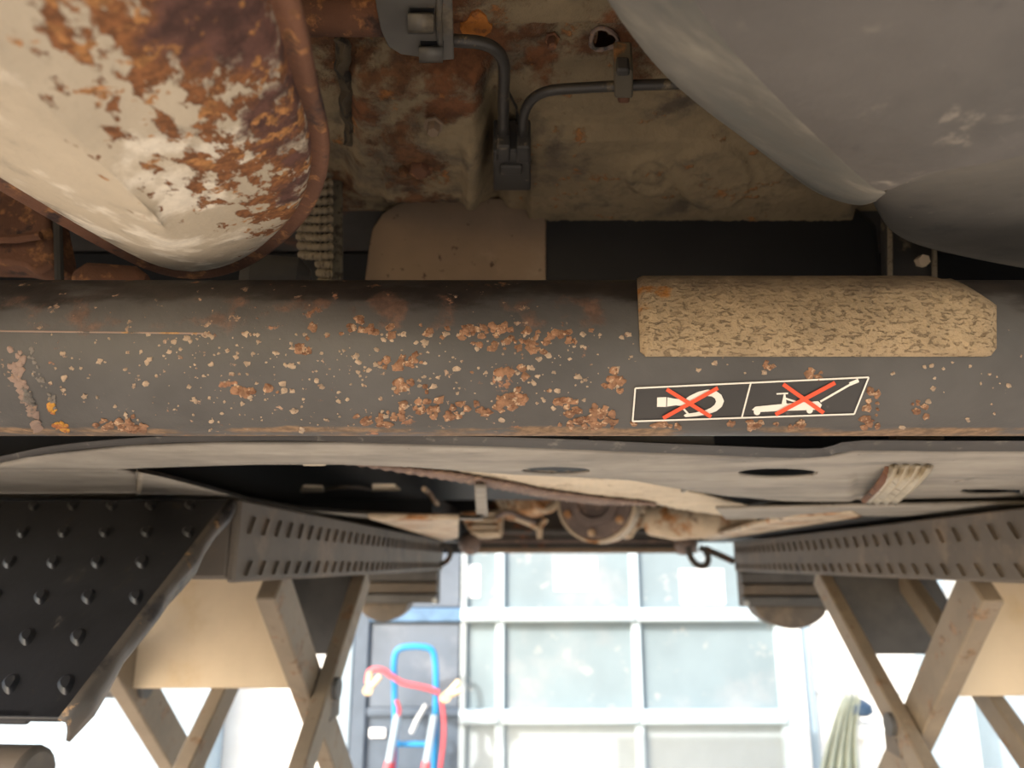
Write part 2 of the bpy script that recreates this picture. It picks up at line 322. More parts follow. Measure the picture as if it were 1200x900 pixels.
for j in range(ny + 1):
    for i in range(nx + 1):
        x = x0 + (x1 - x0) * i / nx; y = y0 + (y1 - y0) * j / ny; px, py = proj(Vector((x, y, H + PZ)))
        edge = min(1, min(i, nx - i, j, ny - j) / 3)
        idx[i, j] = len(mb.v); mb.v.append(Vector((x, y, H + PZ - edge * pan_h(px, py) - edge * .0006 * random.gauss(0, 1))))
for j in range(ny):
    for i in range(nx):
        c = mb.v[idx[i, j]]; px, py = proj(c); a = math.atan2(py - 45, px - 707)
        if math.hypot((px - 707) / 13, (py - 46) / 10.5) < 1 + .12 * math.sin(3 * a + 1): continue
        mb.f.append((idx[i, j], idx[i + 1, j], idx[i + 1, j + 1], idx[i, j + 1]))
for k, v in enumerate(mb.v):
    px, py = proj(v); a = math.atan2(py - 45, px - 707); lim = 1 + .12 * math.sin(3 * a + 1) + .06 * math.sin(7 * a); q = math.hypot((px - 707) / 13, (py - 46) / 10.5)
    if .75 < q < 1.45:
        c = oZ(707 + (px - 707) * lim / q, 46 + (py - 46) * lim / q, v.z - H); mb.v[k] = v.lerp(c, 1 if q < 1.2 else .4)
mb.build('rusty_panel', m_pan, pan, angle=0)
z0, z1 = H + PZ, H + PZ + .03
for k, b in enumerate([(-.85, -.40, -.45, .775), (.62, .85, -.45, .775), (-.40, .62, -.45, .36), (-.85, .85, .775, 3.5), (-.4, .62, .36, .775)]):
    q = MB().box(*b, z0 + (.035 if k == 4 else 0), z1 + (.03 if k == 4 else 0)).build('pan_sheet', m_panx, pan, smooth=False)
for s in (-1, 1): MB().box(s * .85 - .03, s * .85 + .03, -.25, 3.5, H + .12, H + PZ + .03).build('sill', m_panx, pan, bevel=.01)
# rectangular patch details: bolts on the member
def bolt(name, px, py, z, r, m, parent):
    p = oZ(px, py, z); q = MB().disc(p, (0, -.35, -1), r, 0, 6, [(r * 1.5, 0), (r * 1.5, .002), (r, .002), (r, .009), (r * .8, .011)]); return q.build(name, m, parent)
bolt('bolt', 492, 194, PZ - .034, .0095, m_rustd, pan)
bolt('bolt', 473, 196, PZ - .034, .005, m_pan, pan)
bolt('weld_stud', 508, 146, PZ - .034, .006, m_wrap, pan)
bolt('weld_stud', 647, 45, PZ - .003, .004, m_rustd, pan)
Q = [oZ(707 + 15.5 * math.cos(a) * (1 + .10 * math.sin(3 * a + 1)), 46 + 12.5 * math.sin(a) * (1 + .10 * math.sin(3 * a + 1)), PZ - .0015) for a in [2 * math.pi * k / 30 for k in range(31)]]
MB().tube(Q, [.0014 + .0008 * random.random() for _ in Q], 7).build('hole_rim', m_streak, pan)
# flaking orange rust scale
P = [oZ(x, y, PZ - .018) for x, y in [(548, 24), (553, 16), (560, 13), (566, 17), (570, 20), (572, 27), (577, 31), (576, 37), (570, 41), (565, 45), (556, 43), (550, 46), (543, 42), (539, 34), (543, 29)]]
MB().prism(P, (0, 0, .006)).build('rust_flake', mat('flake', (.42, .15, .025), .95, 0, [dict(c=(.22, .08, .02), s=70, t=.5, w=.1)], bump=(.8, 160, .003)), pan)
# wavy sealer flap at the pan's left edge
rows = []
for k in range(26):
    t = k / 25; y = 45 + 125 * t; wv = 4 * math.sin(t * 17) + 2 * math.sin(t * 41)
    rows.append([oZ(392 + 14 * t + wv * .5, y, PZ - .004), oZ(399 + 12 * t + wv, y, PZ - .016), oZ(407 + 14 * t + wv * .6, y + 2, PZ - .012)])
MB().loft(rows).build('sealer_flap', mat('sealer', (.085, .065, .04), .9, 0, [dict(c=(.03, .025, .02), s=60, t=.5, w=.1)], bump=(.6, 100, .003)), pan, solid=.003)

# rear crossmember tube and bracket at the top
a, b = oZ(340, 20, PZ - .035), oZ(515, 20, PZ - .035)
tag(MB().tube([a, b], .0125, 16).build('rusty_cross_rod', m_rustd), 'rusty brown steel rod running into grey slotted bracket at top', 'rod')
br = empty('slotted_bracket', oZ(490, 35, PZ - .045), 'grey steel bracket with two folded tabs over the rusty rod', 'bracket')
zz = PZ - .052
P = [oZ(x, y, zz) for x, y in [(436, -30), (441, 10), (446, 35), (455, 55), (470, 64), (490, 67), (516, 71), (532, 70), (531, 30), (529, -30)]]
MB().prism(P, (0, 0, .003)).build('plate', m_brkt, br, bevel=.0008)
def tab(x0, x1, y0, y1):
    rows = [[oZ(x, y, zz - dz) for x in (x0, x1)] for y, dz in ((y0, .0), (y0 + 2, .007), (y1 - 3, .009), (y1, .006), (y1 + 2, .0))]
    MB().loft(rows).build('tab', m_brkt, br, solid=.002)
    P = [oZ(x, y, zz - .0006) for x, y in [(x0 + 2, y0 - 6), (x1 + 1, y0 - 6), (x1 + 1, y0 + 1), (x0 + 2, y0 + 1)]]
    MB().prism(P, (0, 0, .0005)).build('slot', m_void, br, smooth=False)
tab(478, 508, 16, 36); tab(491, 519, 55, 70)
MB().tube([oZ(516, -20, zz - .001), oZ(514, 20, zz - .001), oZ(516, 60, zz - .001)], .0022, 8).build('fold', m_brkt, br)
# wet tar streak behind bracket end
# brake pipes with their connector block and clip
def pipe(name, pts, r, label, zs):
    P = spl([oZ(x, y, z) for (x, y), z in zip(pts, zs)], 8)
    return tag(MB().tube(P, r, 12).build(name, m_hose), label, 'pipe', 'brake pipes')
pz = PZ - .036
pipe('brake_pipe', [(500, 46), (540, 48), (562, 50), (578, 56), (588, 68), (591, 84), (590, 120), (590, 184)], .0047, 'black brake pipe bending down from the grey slotted bracket', [pz] * 8)
pipe('brake_pipe', [(860, 93), (800, 98), (740, 100), (665, 104), (638, 108), (622, 118), (614, 134), (613, 150), (613, 184)], .0042, 'black brake pipe running right through a clip under the floor pan', [pz] * 9)
tag(MB().tube(spl([oZ(x, y, PZ - .02) for x, y in [(596, 108), (602, 120), (606, 133), (605, 180)]], 6), .0012, 8).build('bleed_wire', m_hose), 'thin dark wire between the two brake pipes', 'wire')
cb = empty('pipe_union_block', oZ(597, 200, pz), 'black plastic pipe union block where both brake pipes end', 'connector')
def zbox(n, x0, x1, y0, y1, za, zb, m, par, bev=.002):
    P = [oZ(x0, y1, za), oZ(x1, y1, za), oZ(x1, y0, za), oZ(x0, y0, za)]
    return MB().prism(P, (0, 0, zb - za)).build(n, m, par, bevel=bev)
zbox('body', 578, 622, 177, 224, pz - .012, pz + .02, m_clip, cb)
zbox('socket', 582, 598, 172, 190, pz - .014, pz + .01, m_clip, cb)
zbox('socket', 605, 621, 173, 192, pz - .014, pz + .01, m_clip, cb)
zbox('latch', 586, 612, 196, 206, pz - .016, pz, m_clip, cb)
pc = empty('pipe_clip', oZ(731, 100, pz), 'small dark metal clip holding the right brake pipe to the pan', 'clip')
zbox('strap', 720, 742, 84, 116, pz - .007, pz + .02, mat('clip_steel', (.10, .085, .06), .6, 0, [dict(c=(.2, .1, .04), s=60, t=.56, w=.08)], bump=(.3, 120, .001)), pc)
zbox('head', 722, 738, 82, 90, pz - .012, pz + .0, m_clip, pc)
zbox('tail', 724, 738, 113, 122, pz - .004, pz + .01, m_rustd, pc)

# fuel tank with its tan wrap
tk = empty('fuel_tank', (0.1, .95, H + .17), 'black plastic fuel tank behind the axle beam with tan wrapped end', 'fuel tank')
TY = .76
top = [(435, 262), (446, 248), (462, 238), (482, 234), (640, 232), (690, 233), (703, 238), (716, 233), (740, 230), (860, 229), (930, 232), (1005, 240), (1030, 262)]
P = [oY(x, y, TY) for x, y in [(428, 420), (429, 320)] + top + [(1036, 320), (1037, 420)]]
MB().prism(P, (0, .11, 0)).build('tank_shell', m_tank, tk, bevel=.008)
P = [oY(x, y, TY - .006) for x, y in [(426, 420), (427, 330), (432, 290), (436, 268), (448, 250), (464, 239), (484, 234), (560, 232), (640, 231), (640, 330), (639, 420)]]
MB().prism(P, (0, .10, 0)).build('tan_wrap', m_wrap, tk, bevel=.002)
sb = empty('tank_strap', oY(1068, 300, .66), 'dark steel tank strap with a bolt beside the fuel tank', 'strap')
P = [oY(x, y, .66) for x, y in [(1036, 180), (1097, 180), (1099, 380), (1040, 380)]]
MB().prism(P, (0, .012, 0)).build('strip', m_clip, sb, bevel=.002)
for x in (1043, 1095): MB().tube([oY(x, 180, .655), oY(x, 380, .655)], .0025, 8).build('edge_bead', m_rope, sb)
MB().disc(oY(1078, 307, .66), (0, -1, -.2), .006, .008, 6).build('bolt', m_alu, sb)
# woven corrugated sleeve by the silencer
sl = empty('woven_sleeve', oY(375, 333, .70), 'tan ribbed woven sleeve hanging beside the silencer, dark selvedge', 'sleeve')
for k in range(19):
    y = 150 + k * 10.6; t = k / 18; xl = 352 - 8 * math.sin(t * 3) + (26 if k > 14 else 8 * t); xr = 388
    Pp = spl([oY(x, y + 2.0 * math.sin((x - xl) * .07), .70 - .012 * math.sin(math.pi * (x - xl) / (xr - xl + 8))) for x in [xl + (xr - xl) * q / 6 for q in range(7)]], 5)
    R = [.0042 + .0007 * math.sin(i * 1.35) for i in range(len(Pp))]
    MB().tube(Pp, R, 8).build('rib', m_rope, sl)
MB().prism([oY(x, y, .705) for x, y in [(387, 120), (400, 120), (401, 380), (386, 380)]], (0, .006, 0)).build('selvedge', mat('selvedge', (.13, .115, .085), .9, 0, [dict(c=(.06, .05, .04), s=120, t=.5, w=.1)], bump=(.7, 220, .002)), sl, bevel=.001)
MB().prism([oY(x, y, .72) for x, y in [(340, 120), (390, 120), (390, 380), (362, 380)]], (0, .006, 0)).build('backing', m_void, sl)
# rusty hanger at the far left
hg = empty('rusty_hanger', oY(25, 320, .62), 'rusty flaking steel hanger plate behind the silencer at left', 'bracket')
P = [oY(x, y, .62) for x, y in [(-60, 120), (20, 150), (52, 240), (62, 290), (62, 312), (40, 321), (28, 312), (10, 308), (-60, 306)]]
MB().prism(P, (0, .04, 0)).build('plate', m_rustd, hg, bevel=.004)
MB().tube([oY(x, y, .61) for x, y in [(-40, 281), (20, 280), (48, 276)]], .004, 8).build('seam', m_rustd, hg)
MB().tube([oY(x, y, .625) for x, y in [(66, 200), (68, 270), (70, 340)]], .004, 8).build('rod', m_panx, hg)
# dark lumpy bush pieces just behind the beam top
for (x, y, r, lb) in [(128, 318, .018, 'brown rusted rubber bush on beam top under the silencer rim'), (322, 318, .026, 'dark round rubber bush between silencer rim and woven sleeve')]:
    c = oY(x, y + 12, .62)
    tag(MB().disc(c - Vector((.03, 0, 0)), (1, .2, 0), r, 0, 18, [(r * .6, 0), (r, .01), (r, .05), (r * .6, .06)]).build('rubber_bush', m_rustd if x < 200 else m_panx), lb, 'bush')

# ---------------- silencer (clamshell with a seam flange)
sz = .222
mf = empty('exhaust_silencer', (-.2, .25, H + .15), 'large rusty cream exhaust silencer with a rolled brown seam rim', 'exhaust silencer')
pts = [(-.098, -.15), (-.085, 0), (-.083, .12), (-.088, .246), (-.094, .30), (-.1, .35), (-.113, .392), (-.136, .437), (-.163, .474), (-.193, .508), (-.225, .532), (-.2546, .541), (-.276, .53), (-.288, .505), (-.299, .462), (-.307, .42), (-.315, .37), (-.325, .25), (-.33, .1), (-.33, -.1), (-.29, -.22), (-.20, -.26), (-.13, -.23)]
ol = resample(spl([(x, y, 0) for x, y in pts] + [(pts[0][0], pts[0][1], 0)], 8), 140)[:-1]
def spine(p): return Vector((-.18, -.06 + (p.y + .26) / .801 * .40, 0))
def ring(s, z, inset=0):
    out = []
    for p in ol:
        q = spine(p); d = (q - p); ln = d.length; p2 = p + d / ln * inset; out.append(p2 + (q - p2) * s + Vector((0, 0, H + z)))
    return out
hh = .052
prof = [(0, 0)] + [(1 - math.cos(t), math.sin(t)) for t in [math.pi / 2 * k / 16 for k in range(1, 17)]]
rows = []
for s, dz in prof:
    rr_ = ring(s, 0, .011)
    rows.append([Vector((v.x, v.y, H + sz - hh * (dz ** .9 + ((1 - (1 - s) ** 1.6) - dz ** .9) * max(sm(p.y, .28, .53), sm(-p.x, .09, .24))))) for v, p in zip(rr_, ol)])
b_ = MB().loft(rows, True)
sh_ = b_.build('lower_shell', m_muff, mf, angle=0)
bm = bmesh.new(); bm.from_mesh(sh_.data); bmesh.ops.remove_doubles(bm, verts=bm.verts, dist=.0005)
for _ in range(60):
    inner = [v for v in bm.verts if not v.is_boundary and (WL[sh_.name] + v.co).y < 9 and v.co.z < (H + sz - .012 - WL[sh_.name].z)]
    bmesh.ops.smooth_vert(bm, verts=inner, factor=.5, use_axis_x=True, use_axis_y=True, use_axis_z=True)
for f in bm.faces: f.smooth = True
bm.to_mesh(sh_.data); bm.free()
rows = [ring(s, sz + .004 + hh * dz, .011) for s, dz in prof]
b_ = MB().loft(rows, True); b_.build('upper_shell', m_rustd, mf, angle=0)
rows = [ring(0, sz + .004, .012), ring(0, sz + .006, .001), ring(0, sz + .003, -.0015), ring(0, sz - .002, -.001), ring(0, sz - .0035, .003), ring(0, sz - .002, .007), ring(0, sz - .0015, .016)]
MB().loft(rows, True).build('seam_rim', m_rustd, mf, angle=0)

# ---------------- axle beam with pad, label, rust
BY, BZ, BR = .50, .1425, .0555
def onB(px, py, eps=0.):
    d = ray(px, py); r = BR + eps
    A = d.y ** 2 + d.z ** 2; B = -2 * (d.y * BY + d.z * BZ); Cc = BY ** 2 + BZ ** 2 - r * r; D = B * B - 4 * A * Cc
    if D < 0: D = 0
    t = (-B - math.sqrt(D)) / (2 * A); p = C0 + d * t
    q = Vector((0, p.y - BY, p.z - H - BZ)); q = q.normalized() * r; return Vector((p.x, BY + q.y, H + BZ + q.z))
bmr = empty('axle_beam', (0, BY, H + BZ - BR), 'dark grey tubular rear axle beam speckled with rust, carrying warning label', 'axle beam')
rows = []
for i in range(61):
    x = -.72 + 1.44 * i / 60
    rows.append([Vector((x, BY + BR * math.cos(t), H + BZ + BR * math.sin(t))) for t in [2 * math.pi * k / 72 for k in range(72)]])
b_ = MB().loft(rows, True); b_.f += [tuple(range(72)), tuple(range(60 * 72 + 71, 60 * 72 - 1, -1))]
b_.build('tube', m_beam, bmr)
MB().tube([onB(x, 388 + (x * .012), .0002) for x in range(-20, 241, 20)], .0006, 6).build('weld_line', m_streak, bmr)
def decal(name, polys, eps, m, parent, th=0, cuts=2):
    bm = bmesh.new()
    for P in polys:
        vs = [bm.verts.new((x, y, 0)) for x, y in P]
        f = bm.faces.new(vs)
    bmesh.ops.triangulate(bm, faces=bm.faces[:])
    for _ in range(cuts):
        L_ = [e for e in bm.edges if e.calc_length() > 9]
        if not L_: break
        bmesh.ops.subdivide_edges(bm, edges=L_, cuts=1, use_grid_fill=False); bmesh.ops.triangulate(bm, faces=bm.faces[:])
    mb = MB(); bm.verts.index_update()
    mb.v = [onB(v.co.x, v.co.y, eps) for v in bm.verts]; mb.f = [tuple(v.index for v in f.verts) for f in bm.faces]; bm.free()
    return mb.build(name, m, parent, angle=0, solid=th)
def cr(x, y): return (720 + x / 3.75, 420 + y / 3.75)
def bar(a, b, w_):
    ax, ay = a; bx, by = b; l = math.hypot(bx - ax, by - ay); nx_, ny_ = -(by - ay) / l * w_ / 2, (bx - ax) / l * w_ / 2
    n_ = max(1, int(l / 12)); out = []
    for k in range(n_):
        p = (ax + (bx - ax) * k / n_, ay + (by - ay) * k / n_); q = (ax + (bx - ax) * (k + 1) / n_, ay + (by - ay) * (k + 1) / n_)
        out.append([(p[0] + nx_, p[1] + ny_), (q[0] + nx_, q[1] + ny_), (q[0] - nx_, q[1] - ny_), (p[0] - nx_, p[1] - ny_)])
    return out
K4 = [cr(*p) for p in [(88, 128), (1120, 80), (1056, 247), (78, 279)]]
rows = []
for j in range(9):
    l = [K4[0][i] + (K4[3][i] - K4[0][i]) * j / 8 for i in (0, 1)]; r = [K4[1][i] + (K4[2][i] - K4[1][i]) * j / 8 for i in (0, 1)]
    rows.append([onB(l[0] + (r[0] - l[0]) * k / 40, l[1] + (r[1] - l[1]) * k / 40, .0004) for k in range(41)])
lab = MB().loft(rows).build('warning_label', m_black, bmr, angle=0, solid=.0004)
lab['label'] = 'black slanted warning label with two crossed-out pictograms'
e1 = .0010
decal('border', bar(cr(92, 131), cr(1118, 83), 1.9) + bar(cr(1118, 83), cr(1054, 245), 1.9) + bar(cr(1054, 245), cr(80, 277), 1.9) + bar(cr(80, 277), cr(92, 131), 1.9) + bar(cr(600, 106), cr(560, 260), 1.9), e1, m_white, lab, cuts=1)
arc_o = [cr(*p) for p in [(300, 188), (330, 165), (370, 146), (410, 137), (445, 142), (470, 160), (482, 188), (472, 212), (448, 232), (410, 246), (360, 254), (312, 258), (304, 250)]]
arc_i = [cr(*p) for p in [(318, 206), (345, 188), (380, 172), (408, 165), (428, 167), (442, 176), (447, 190), (440, 204), (424, 217), (396, 229), (356, 238), (318, 243), (310, 246)]]
hook = [[arc_o[i], arc_o[i + 1], arc_i[i + 1], arc_i[i]] for i in range(len(arc_o) - 1)]
decal('hand_pictogram', [[cr(*p) for p in [(188, 172), (229, 170), (227, 213), (187, 213)]], [cr(*p) for p in [(233, 171), (262, 177), (300, 180), (322, 196), (312, 212), (270, 206), (231, 212)]]] + hook + bar(cr(298, 215), cr(326, 246), 2.2), e1, m_white, lab, cuts=1)
def circ(c, r, n=12): return [(c[0] + r * math.cos(2 * math.pi * k / n), c[1] + r * math.sin(2 * math.pi * k / n)) for k in range(n)]
decal('jack_pictogram', [[cr(*p) for p in [(604, 226), (620, 212), (740, 200), (740, 231), (628, 236)]], [cr(*p) for p in [(740, 200), (820, 193), (895, 188), (912, 204), (905, 220), (880, 226), (740, 231)]],
    circ(cr(627, 235), 4), circ(cr(858, 229), 3.7), [cr(*p) for p in [(735, 200), (744, 158), (752, 158), (756, 199)]], [cr(*p) for p in [(712, 153), (763, 150), (763, 157), (712, 159)]]]
    + bar(cr(752, 176), cr(800, 192), 2.2) + bar(cr(905, 190), cr(1036, 115), 2.4) + bar(cr(1034, 113), cr(1073, 97), 4.2), e1, m_white, lab, cuts=1)
decal('red_cross', bar(cr(230, 136), cr(425, 257), 4.6) + bar(cr(455, 130), cr(214, 263), 4.6), .0016, m_red, lab, cuts=1)
decal('red_cross', bar(cr(742, 114), cr(920, 240), 4.8) + bar(cr(970, 107), cr(708, 247), 4.8), .0016, m_red, lab, cuts=1)
# tan foam pad
rows = []
for k in range(64):
    t = k / 63; px = 746 + 422 * t
    up = 318 if t < .8 else 318 + 40 * ((t - .8) / .2) ** 1.6
    lo = 418 - (10 * max(0, (t - .975) / .025) ** 2) - (6 * max(0, (.015 - t) / .015) ** 2)
    col = []
    for j in range(21):
        s = j / 20; py = up + (lo - up) * s; ed = min(1, min(j, 20 - j) / 2.0, k / 1.5, (63 - k) / 1.5)
        dx = 6 * (1 - s) * 0 + 4 * s * (1 - t)
        col.append(onB(px + dx, py, .0008 + .0045 * ed ** .5 + .0005 * random.random()))
    rows.append(col)
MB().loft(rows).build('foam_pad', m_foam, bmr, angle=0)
bmr.children[-1]['label'] = 'cracked tan foam pad stuck along the upper face'
# rust scabs: irregular crusts clustered as on the tube
def scab(mb, px, py, r):
    n_ = random.randint(7, 11); ring_o = []; ring_i = []; sx = random.uniform(.9, 1.4)
    for k in range(n_):
        a = 2 * math.pi * k / n_; rr = r * random.uniform(.55, 1.25)
        ring_o.append(onB(px + rr * sx * math.cos(a), py + rr * math.sin(a), .0002)); ring_i.append(onB(px + rr * .7 * sx * math.cos(a), py + rr * .7 * math.sin(a), .0002 + r * random.uniform(.00006, .00016)))
    o = len(mb.v); mb.v += ring_o + ring_i + [onB(px, py, .0002 + r * .00012)]
    for k in range(n_):
        q = (k + 1) % n_; mb.f += [(o + k, o + q, o + n_ + q, o + n_ + k), (o + n_ + k, o + n_ + q, o + 2 * n_)]
ms = MB(); mp_ = MB()
cl = [(470, 424, 26, 7, 16), (485, 455, 22, 9, 10), (495, 478, 30, 9, 14), (445, 490, 22, 7, 14), (520, 488, 16, 5, 9), (543, 476, 12, 6, 7), (560, 480, 14, 6, 8), (590, 437, 22, 8, 10), (600, 400, 50, 12, 26), (640, 395, 34, 12, 16),
      (720, 447, 13, 9, 12), (683, 488, 22, 10, 20), (712, 486, 12, 9, 9), (668, 470, 12, 5, 6), (585, 470, 24, 8, 12), (140, 497, 22, 6, 16), (170, 502, 14, 4, 6), (300, 458, 24, 8, 9), (355, 407, 12, 8, 8), (690, 498, 40, 4, 12), (560, 385, 60, 8, 20), (420, 385, 60, 8, 14),
      (770, 498, 30, 3, 8), (880, 497, 30, 4, 12), (900, 428, 8, 6, 5), (955, 438, 14, 5, 6), (1020, 470, 10, 12, 8), (1020, 492, 12, 8, 8), (1075, 478, 12, 10, 7), (930, 500, 12, 4, 6), (610, 468, 40, 14, 14)]
for cx, cy, sx, sy, k in cl:
    for _ in range(k): scab(ms, random.gauss(cx, sx * .55), min(504, random.gauss(cy, sy * .6)), random.uniform(2.0, 6.0))
pl = [(90, 430, 40, 30, 18), (200, 420, 60, 26, 40), (290, 425, 50, 40, 60), (230, 470, 90, 22, 40), (400, 420, 50, 26, 40), (420, 470, 80, 24, 34), (560, 440, 70, 30, 60), (640, 440, 50, 34, 50), (700, 430, 30, 40, 22), (300, 495, 140, 9, 24), (850, 425, 60, 10, 10), (1120, 450, 60, 34, 24), (500, 400, 80, 20, 30)]
for cx, cy, sx, sy, k in pl:
    for _ in range(k): scab(mp_, random.gauss(cx, sx * .7), max(392, min(505, random.gauss(cy, sy * .7))), .8 + 3.2 * random.random() ** 2.2)
o = ms.build('rust_crust', m_scab, bmr, angle=0); o['kind'] = 'stuff'
o = mp_.build('pale_blisters', m_scabp, bmr, angle=0); o['kind'] = 'stuff'
def trail(name, P, k, jx, jy, r0, r1, m):
    mb = MB(); Q = resample(spl([(x, y, 0) for x, y in P], 8), 60)
    for _ in range(k):
        q = random.choice(Q); scab(mb, random.gauss(q.x, jx), min(506, random.gauss(q.y, jy)), random.uniform(r0, r1))
    return mb.build(name, m, bmr, angle=0)
trail('rust_streak', [(17, 406), (20, 430), (24, 452), (36, 472), (42, 500)], 60, 3.5, 3, 2.5, 6, m_streak)
trail('rust_streak', [(37, 405), (42, 432), (54, 455), (63, 478)], 30, 2.0, 3, 1.2, 3.2, mat('streak_grey', (.17, .15, .13), .8, bump=(.3, 200, .001)))
trail('yellow_rust', [(56, 472), (63, 481)], 9, 2.5, 3, 2, 4.5, m_yell); trail('yellow_rust', [(64, 498), (78, 503)], 12, 4, 2, 2, 5, m_yell)

# ---------------- grey plastic moulding top right (near the lens)
mo = empty('plastic_moulding', (.2, .3, H + .2), 'large dusty grey plastic moulding with a rounded flank, close overhead at right', 'moulding')
def cur(P, z, n=60): return resample(spl([oZ(x, y, z) for x, y in P], 10), n)
S0 = [(560, -330), (650, -80), (690, 0), (722, 48), (762, 97), (806, 134), (855, 168), (905, 204), (945, 232), (985, 245), (1012, 245), (1024, 239)]
S1 = [(600, -330), (690, -80), (725, -5), (755, 40), (792, 84), (835, 124), (880, 160), (925, 196), (962, 224), (992, 239), (1012, 241), (1026, 236)]
S2 = [(650, -330), (735, -80), (766, -8), (795, 34), (832, 76), (872, 116), (912, 152), (952, 188), (984, 214), (1005, 228), (1018, 234), (1030, 232)]
S3 = [(690, -330), (780, -80), (808, -10), (832, 28), (864, 66), (900, 104), (936, 140), (972, 174), (1000, 200), (1020, 217), (1032, 224), (1042, 224)]
S4 = [(780, -330), (860, -80), (880, -14), (898, 20), (924, 54), (952, 88), (982, 122), (1010, 152), (1030, 176), (1046, 196), (1056, 206), (1068, 210)]
S5 = [(1000, -330), (1030, -80), (1040, -14), (1048, 20), (1056, 54), (1064, 88), (1074, 122), (1084, 150), (1090, 170), (1094, 184), (1096, 190), (1102, 195)]
S6 = [(1500, -330), (1500, -80), (1500, -14), (1500, 20), (1500, 54), (1500, 80), (1500, 100), (1500, 120), (1490, 135), (1480, 145), (1470, 150), (1450, 160)]
rows = [cur(S0, .36), cur(S0, .262), cur(S1, .238), cur(S2, .212), cur(S3, .186), cur(S4, .181), cur(S5, .180), cur(S6, .180)]
rows[0] = [Vector((p.x, p.y, H + .40)) for p in rows[1]]
m_under = mat('plastic_underside', (.098, .09, .082), .6, 0, [dict(c=(.14, .13, .115), s=9, t=.5, w=.25, v=.1), dict(c=(.26, .23, .19), s=40, t=.60, w=.1, v=.1, r=.9, k=.8), dict(c=(.21, .185, .155), s=14, t=.60, w=.1, v=.1, k=.7, st=(1, 2.5, 1)), dict(c=(.05, .048, .045), s=22, t=.57, w=.15, v=.1)], bump=(.4, 45, .004))
m_flank = mat('plastic_flank', (.165, .158, .138), .7, 0, [dict(c=(.27, .25, .205), s=16, t=.48, w=.2, v=.1), dict(c=(.12, .125, .115), s=10, t=.52, w=.2, v=.1)], bump=(.3, 45, .003))
MB().loft(rows[:5]).build('flank', m_flank, mo, angle=0, sub=1); rows.append([Vector((p.x, p.y, H + .40)) for p in rows[-1]]); MB().loft(rows[4:]).build('underside', m_under, mo, angle=0, sub=1)
T0 = [(1018, 235), (1026, 255), (1038, 277), (1060, 292), (1090, 303), (1140, 315), (1200, 327), (1300, 345), (1500, 380)]
T1 = [(1022, 235), (1034, 252), (1050, 270), (1072, 282), (1102, 290), (1150, 300), (1210, 310), (1310, 325), (1500, 350)]
T2 = [(1030, 231), (1048, 240), (1070, 246), (1098, 252), (1130, 258), (1170, 264), (1230, 270), (1320, 280), (1500, 300)]
T3 = [(1042, 222), (1062, 219), (1084, 214), (1110, 212), (1140, 214), (1180, 214), (1240, 215), (1330, 220), (1500, 240)]
T4 = [(1060, 208), (1076, 204), (1094, 196), (1112, 190), (1145, 184), (1190, 178), (1260, 172), (1350, 168), (1500, 165)]
rows = [cur(T0, .262), cur(T0, .262), cur(T1, .242), cur(T2, .232), cur(T3, .226), cur(T4, .205)]
rows[0] = [Vector((p.x, p.y, H + .40)) for p in rows[1]]
MB().loft(rows).build('rear_lobe', m_plas, mo, angle=0, sub=1)

# ---------------- undertray, shield, tunnel, engine
UZ = .10
ut = empty('undertray', (0, 1.0, H + UZ), 'long dusty grey plastic undertray with oval holes below the axle beam', 'undertray')
lip_t = [(-300, 585), (-120, 560), (0, 536), (60, 524), (150, 515), (250, 511), (400, 511), (600, 513), (800, 521), (930, 526), (970, 525), (1000, 517), (1100, 517), (1200, 517), (1500, 517)]
lip_b = [(-300, 592), (-120, 567), (0, 542), (60, 530), (150, 521), (250, 517), (400, 517), (600, 522), (800, 530), (930, 535), (970, 533), (1000, 526), (1100, 527), (1200, 527), (1500, 527)]
ntr = 120
def cz(P, z, n=ntr): return resample(spl([oZ(x, y, z) for x, y in P], 10), n)
MB().loft([cz(lip_t, UZ + .012), cz(lip_t, UZ + .002), cz(lip_b, UZ - .002)]).build('lip', m_lip, ut, solid=.003)
# lip and tray follow by x so the curves stay paired
def yat(P, x):
    for (a, b), (c, d) in zip(P, P[1:]):
        if a <= x <= c: return b + (d - b) * (x - a) / (c - a)
    return P[-1][1]
in_c = [(-300, 560), (0, 546), (130, 547), (200, 544), (300, 541), (400, 541), (480, 544), (600, 553), (690, 557), (740, 560), (800, 571), (850, 579), (920, 585), (1000, 587), (1200, 588), (1500, 589)]
lo_c = [(-300, 604), (-100, 594), (0, 588), (100, 587), (200, 584), (262, 588), (340, 599), (430, 606), (560, 609)]
op_c = [(130, 547), (165, 551), (190, 556), (240, 569), (290, 583), (350, 594), (430, 600), (560, 605)]
ovals = [(652, 548.5, 41, 4.6), (911, 551.5, 48, 5.6), (1160, 574, 36, 3.2)]
def surf(top, bot, xs, z, nr=14, holes=(), zf=None):
    mb = MB(); ix = {}
    for i, x in enumerate(xs):
        ya, yb = yat(top, x), yat(bot, x)
        for j in range(nr + 1):
            s = j / nr; py = ya + (yb - ya) * s
            ix[i, j] = len(mb.v); mb.v.append(oZ(x, py, z + (zf(x, s) if zf else 0)))
    for i in range(len(xs) - 1):
        for j in range(nr): mb.f.append((ix[i, j], ix[i + 1, j], ix[i + 1, j + 1], ix[i, j + 1]))
    return mb
def fr(a, b, st): return [a + st * k for k in range(int((b - a) / st) + 1)]
strip = surf(lip_b, in_c, fr(-300, 1500, 6), UZ, 22, zf=lambda x, s: .006 * math.sin(s * 3.1) * -.5 + (.004 * sm(s, .35, .55) if x > 1000 else 0))
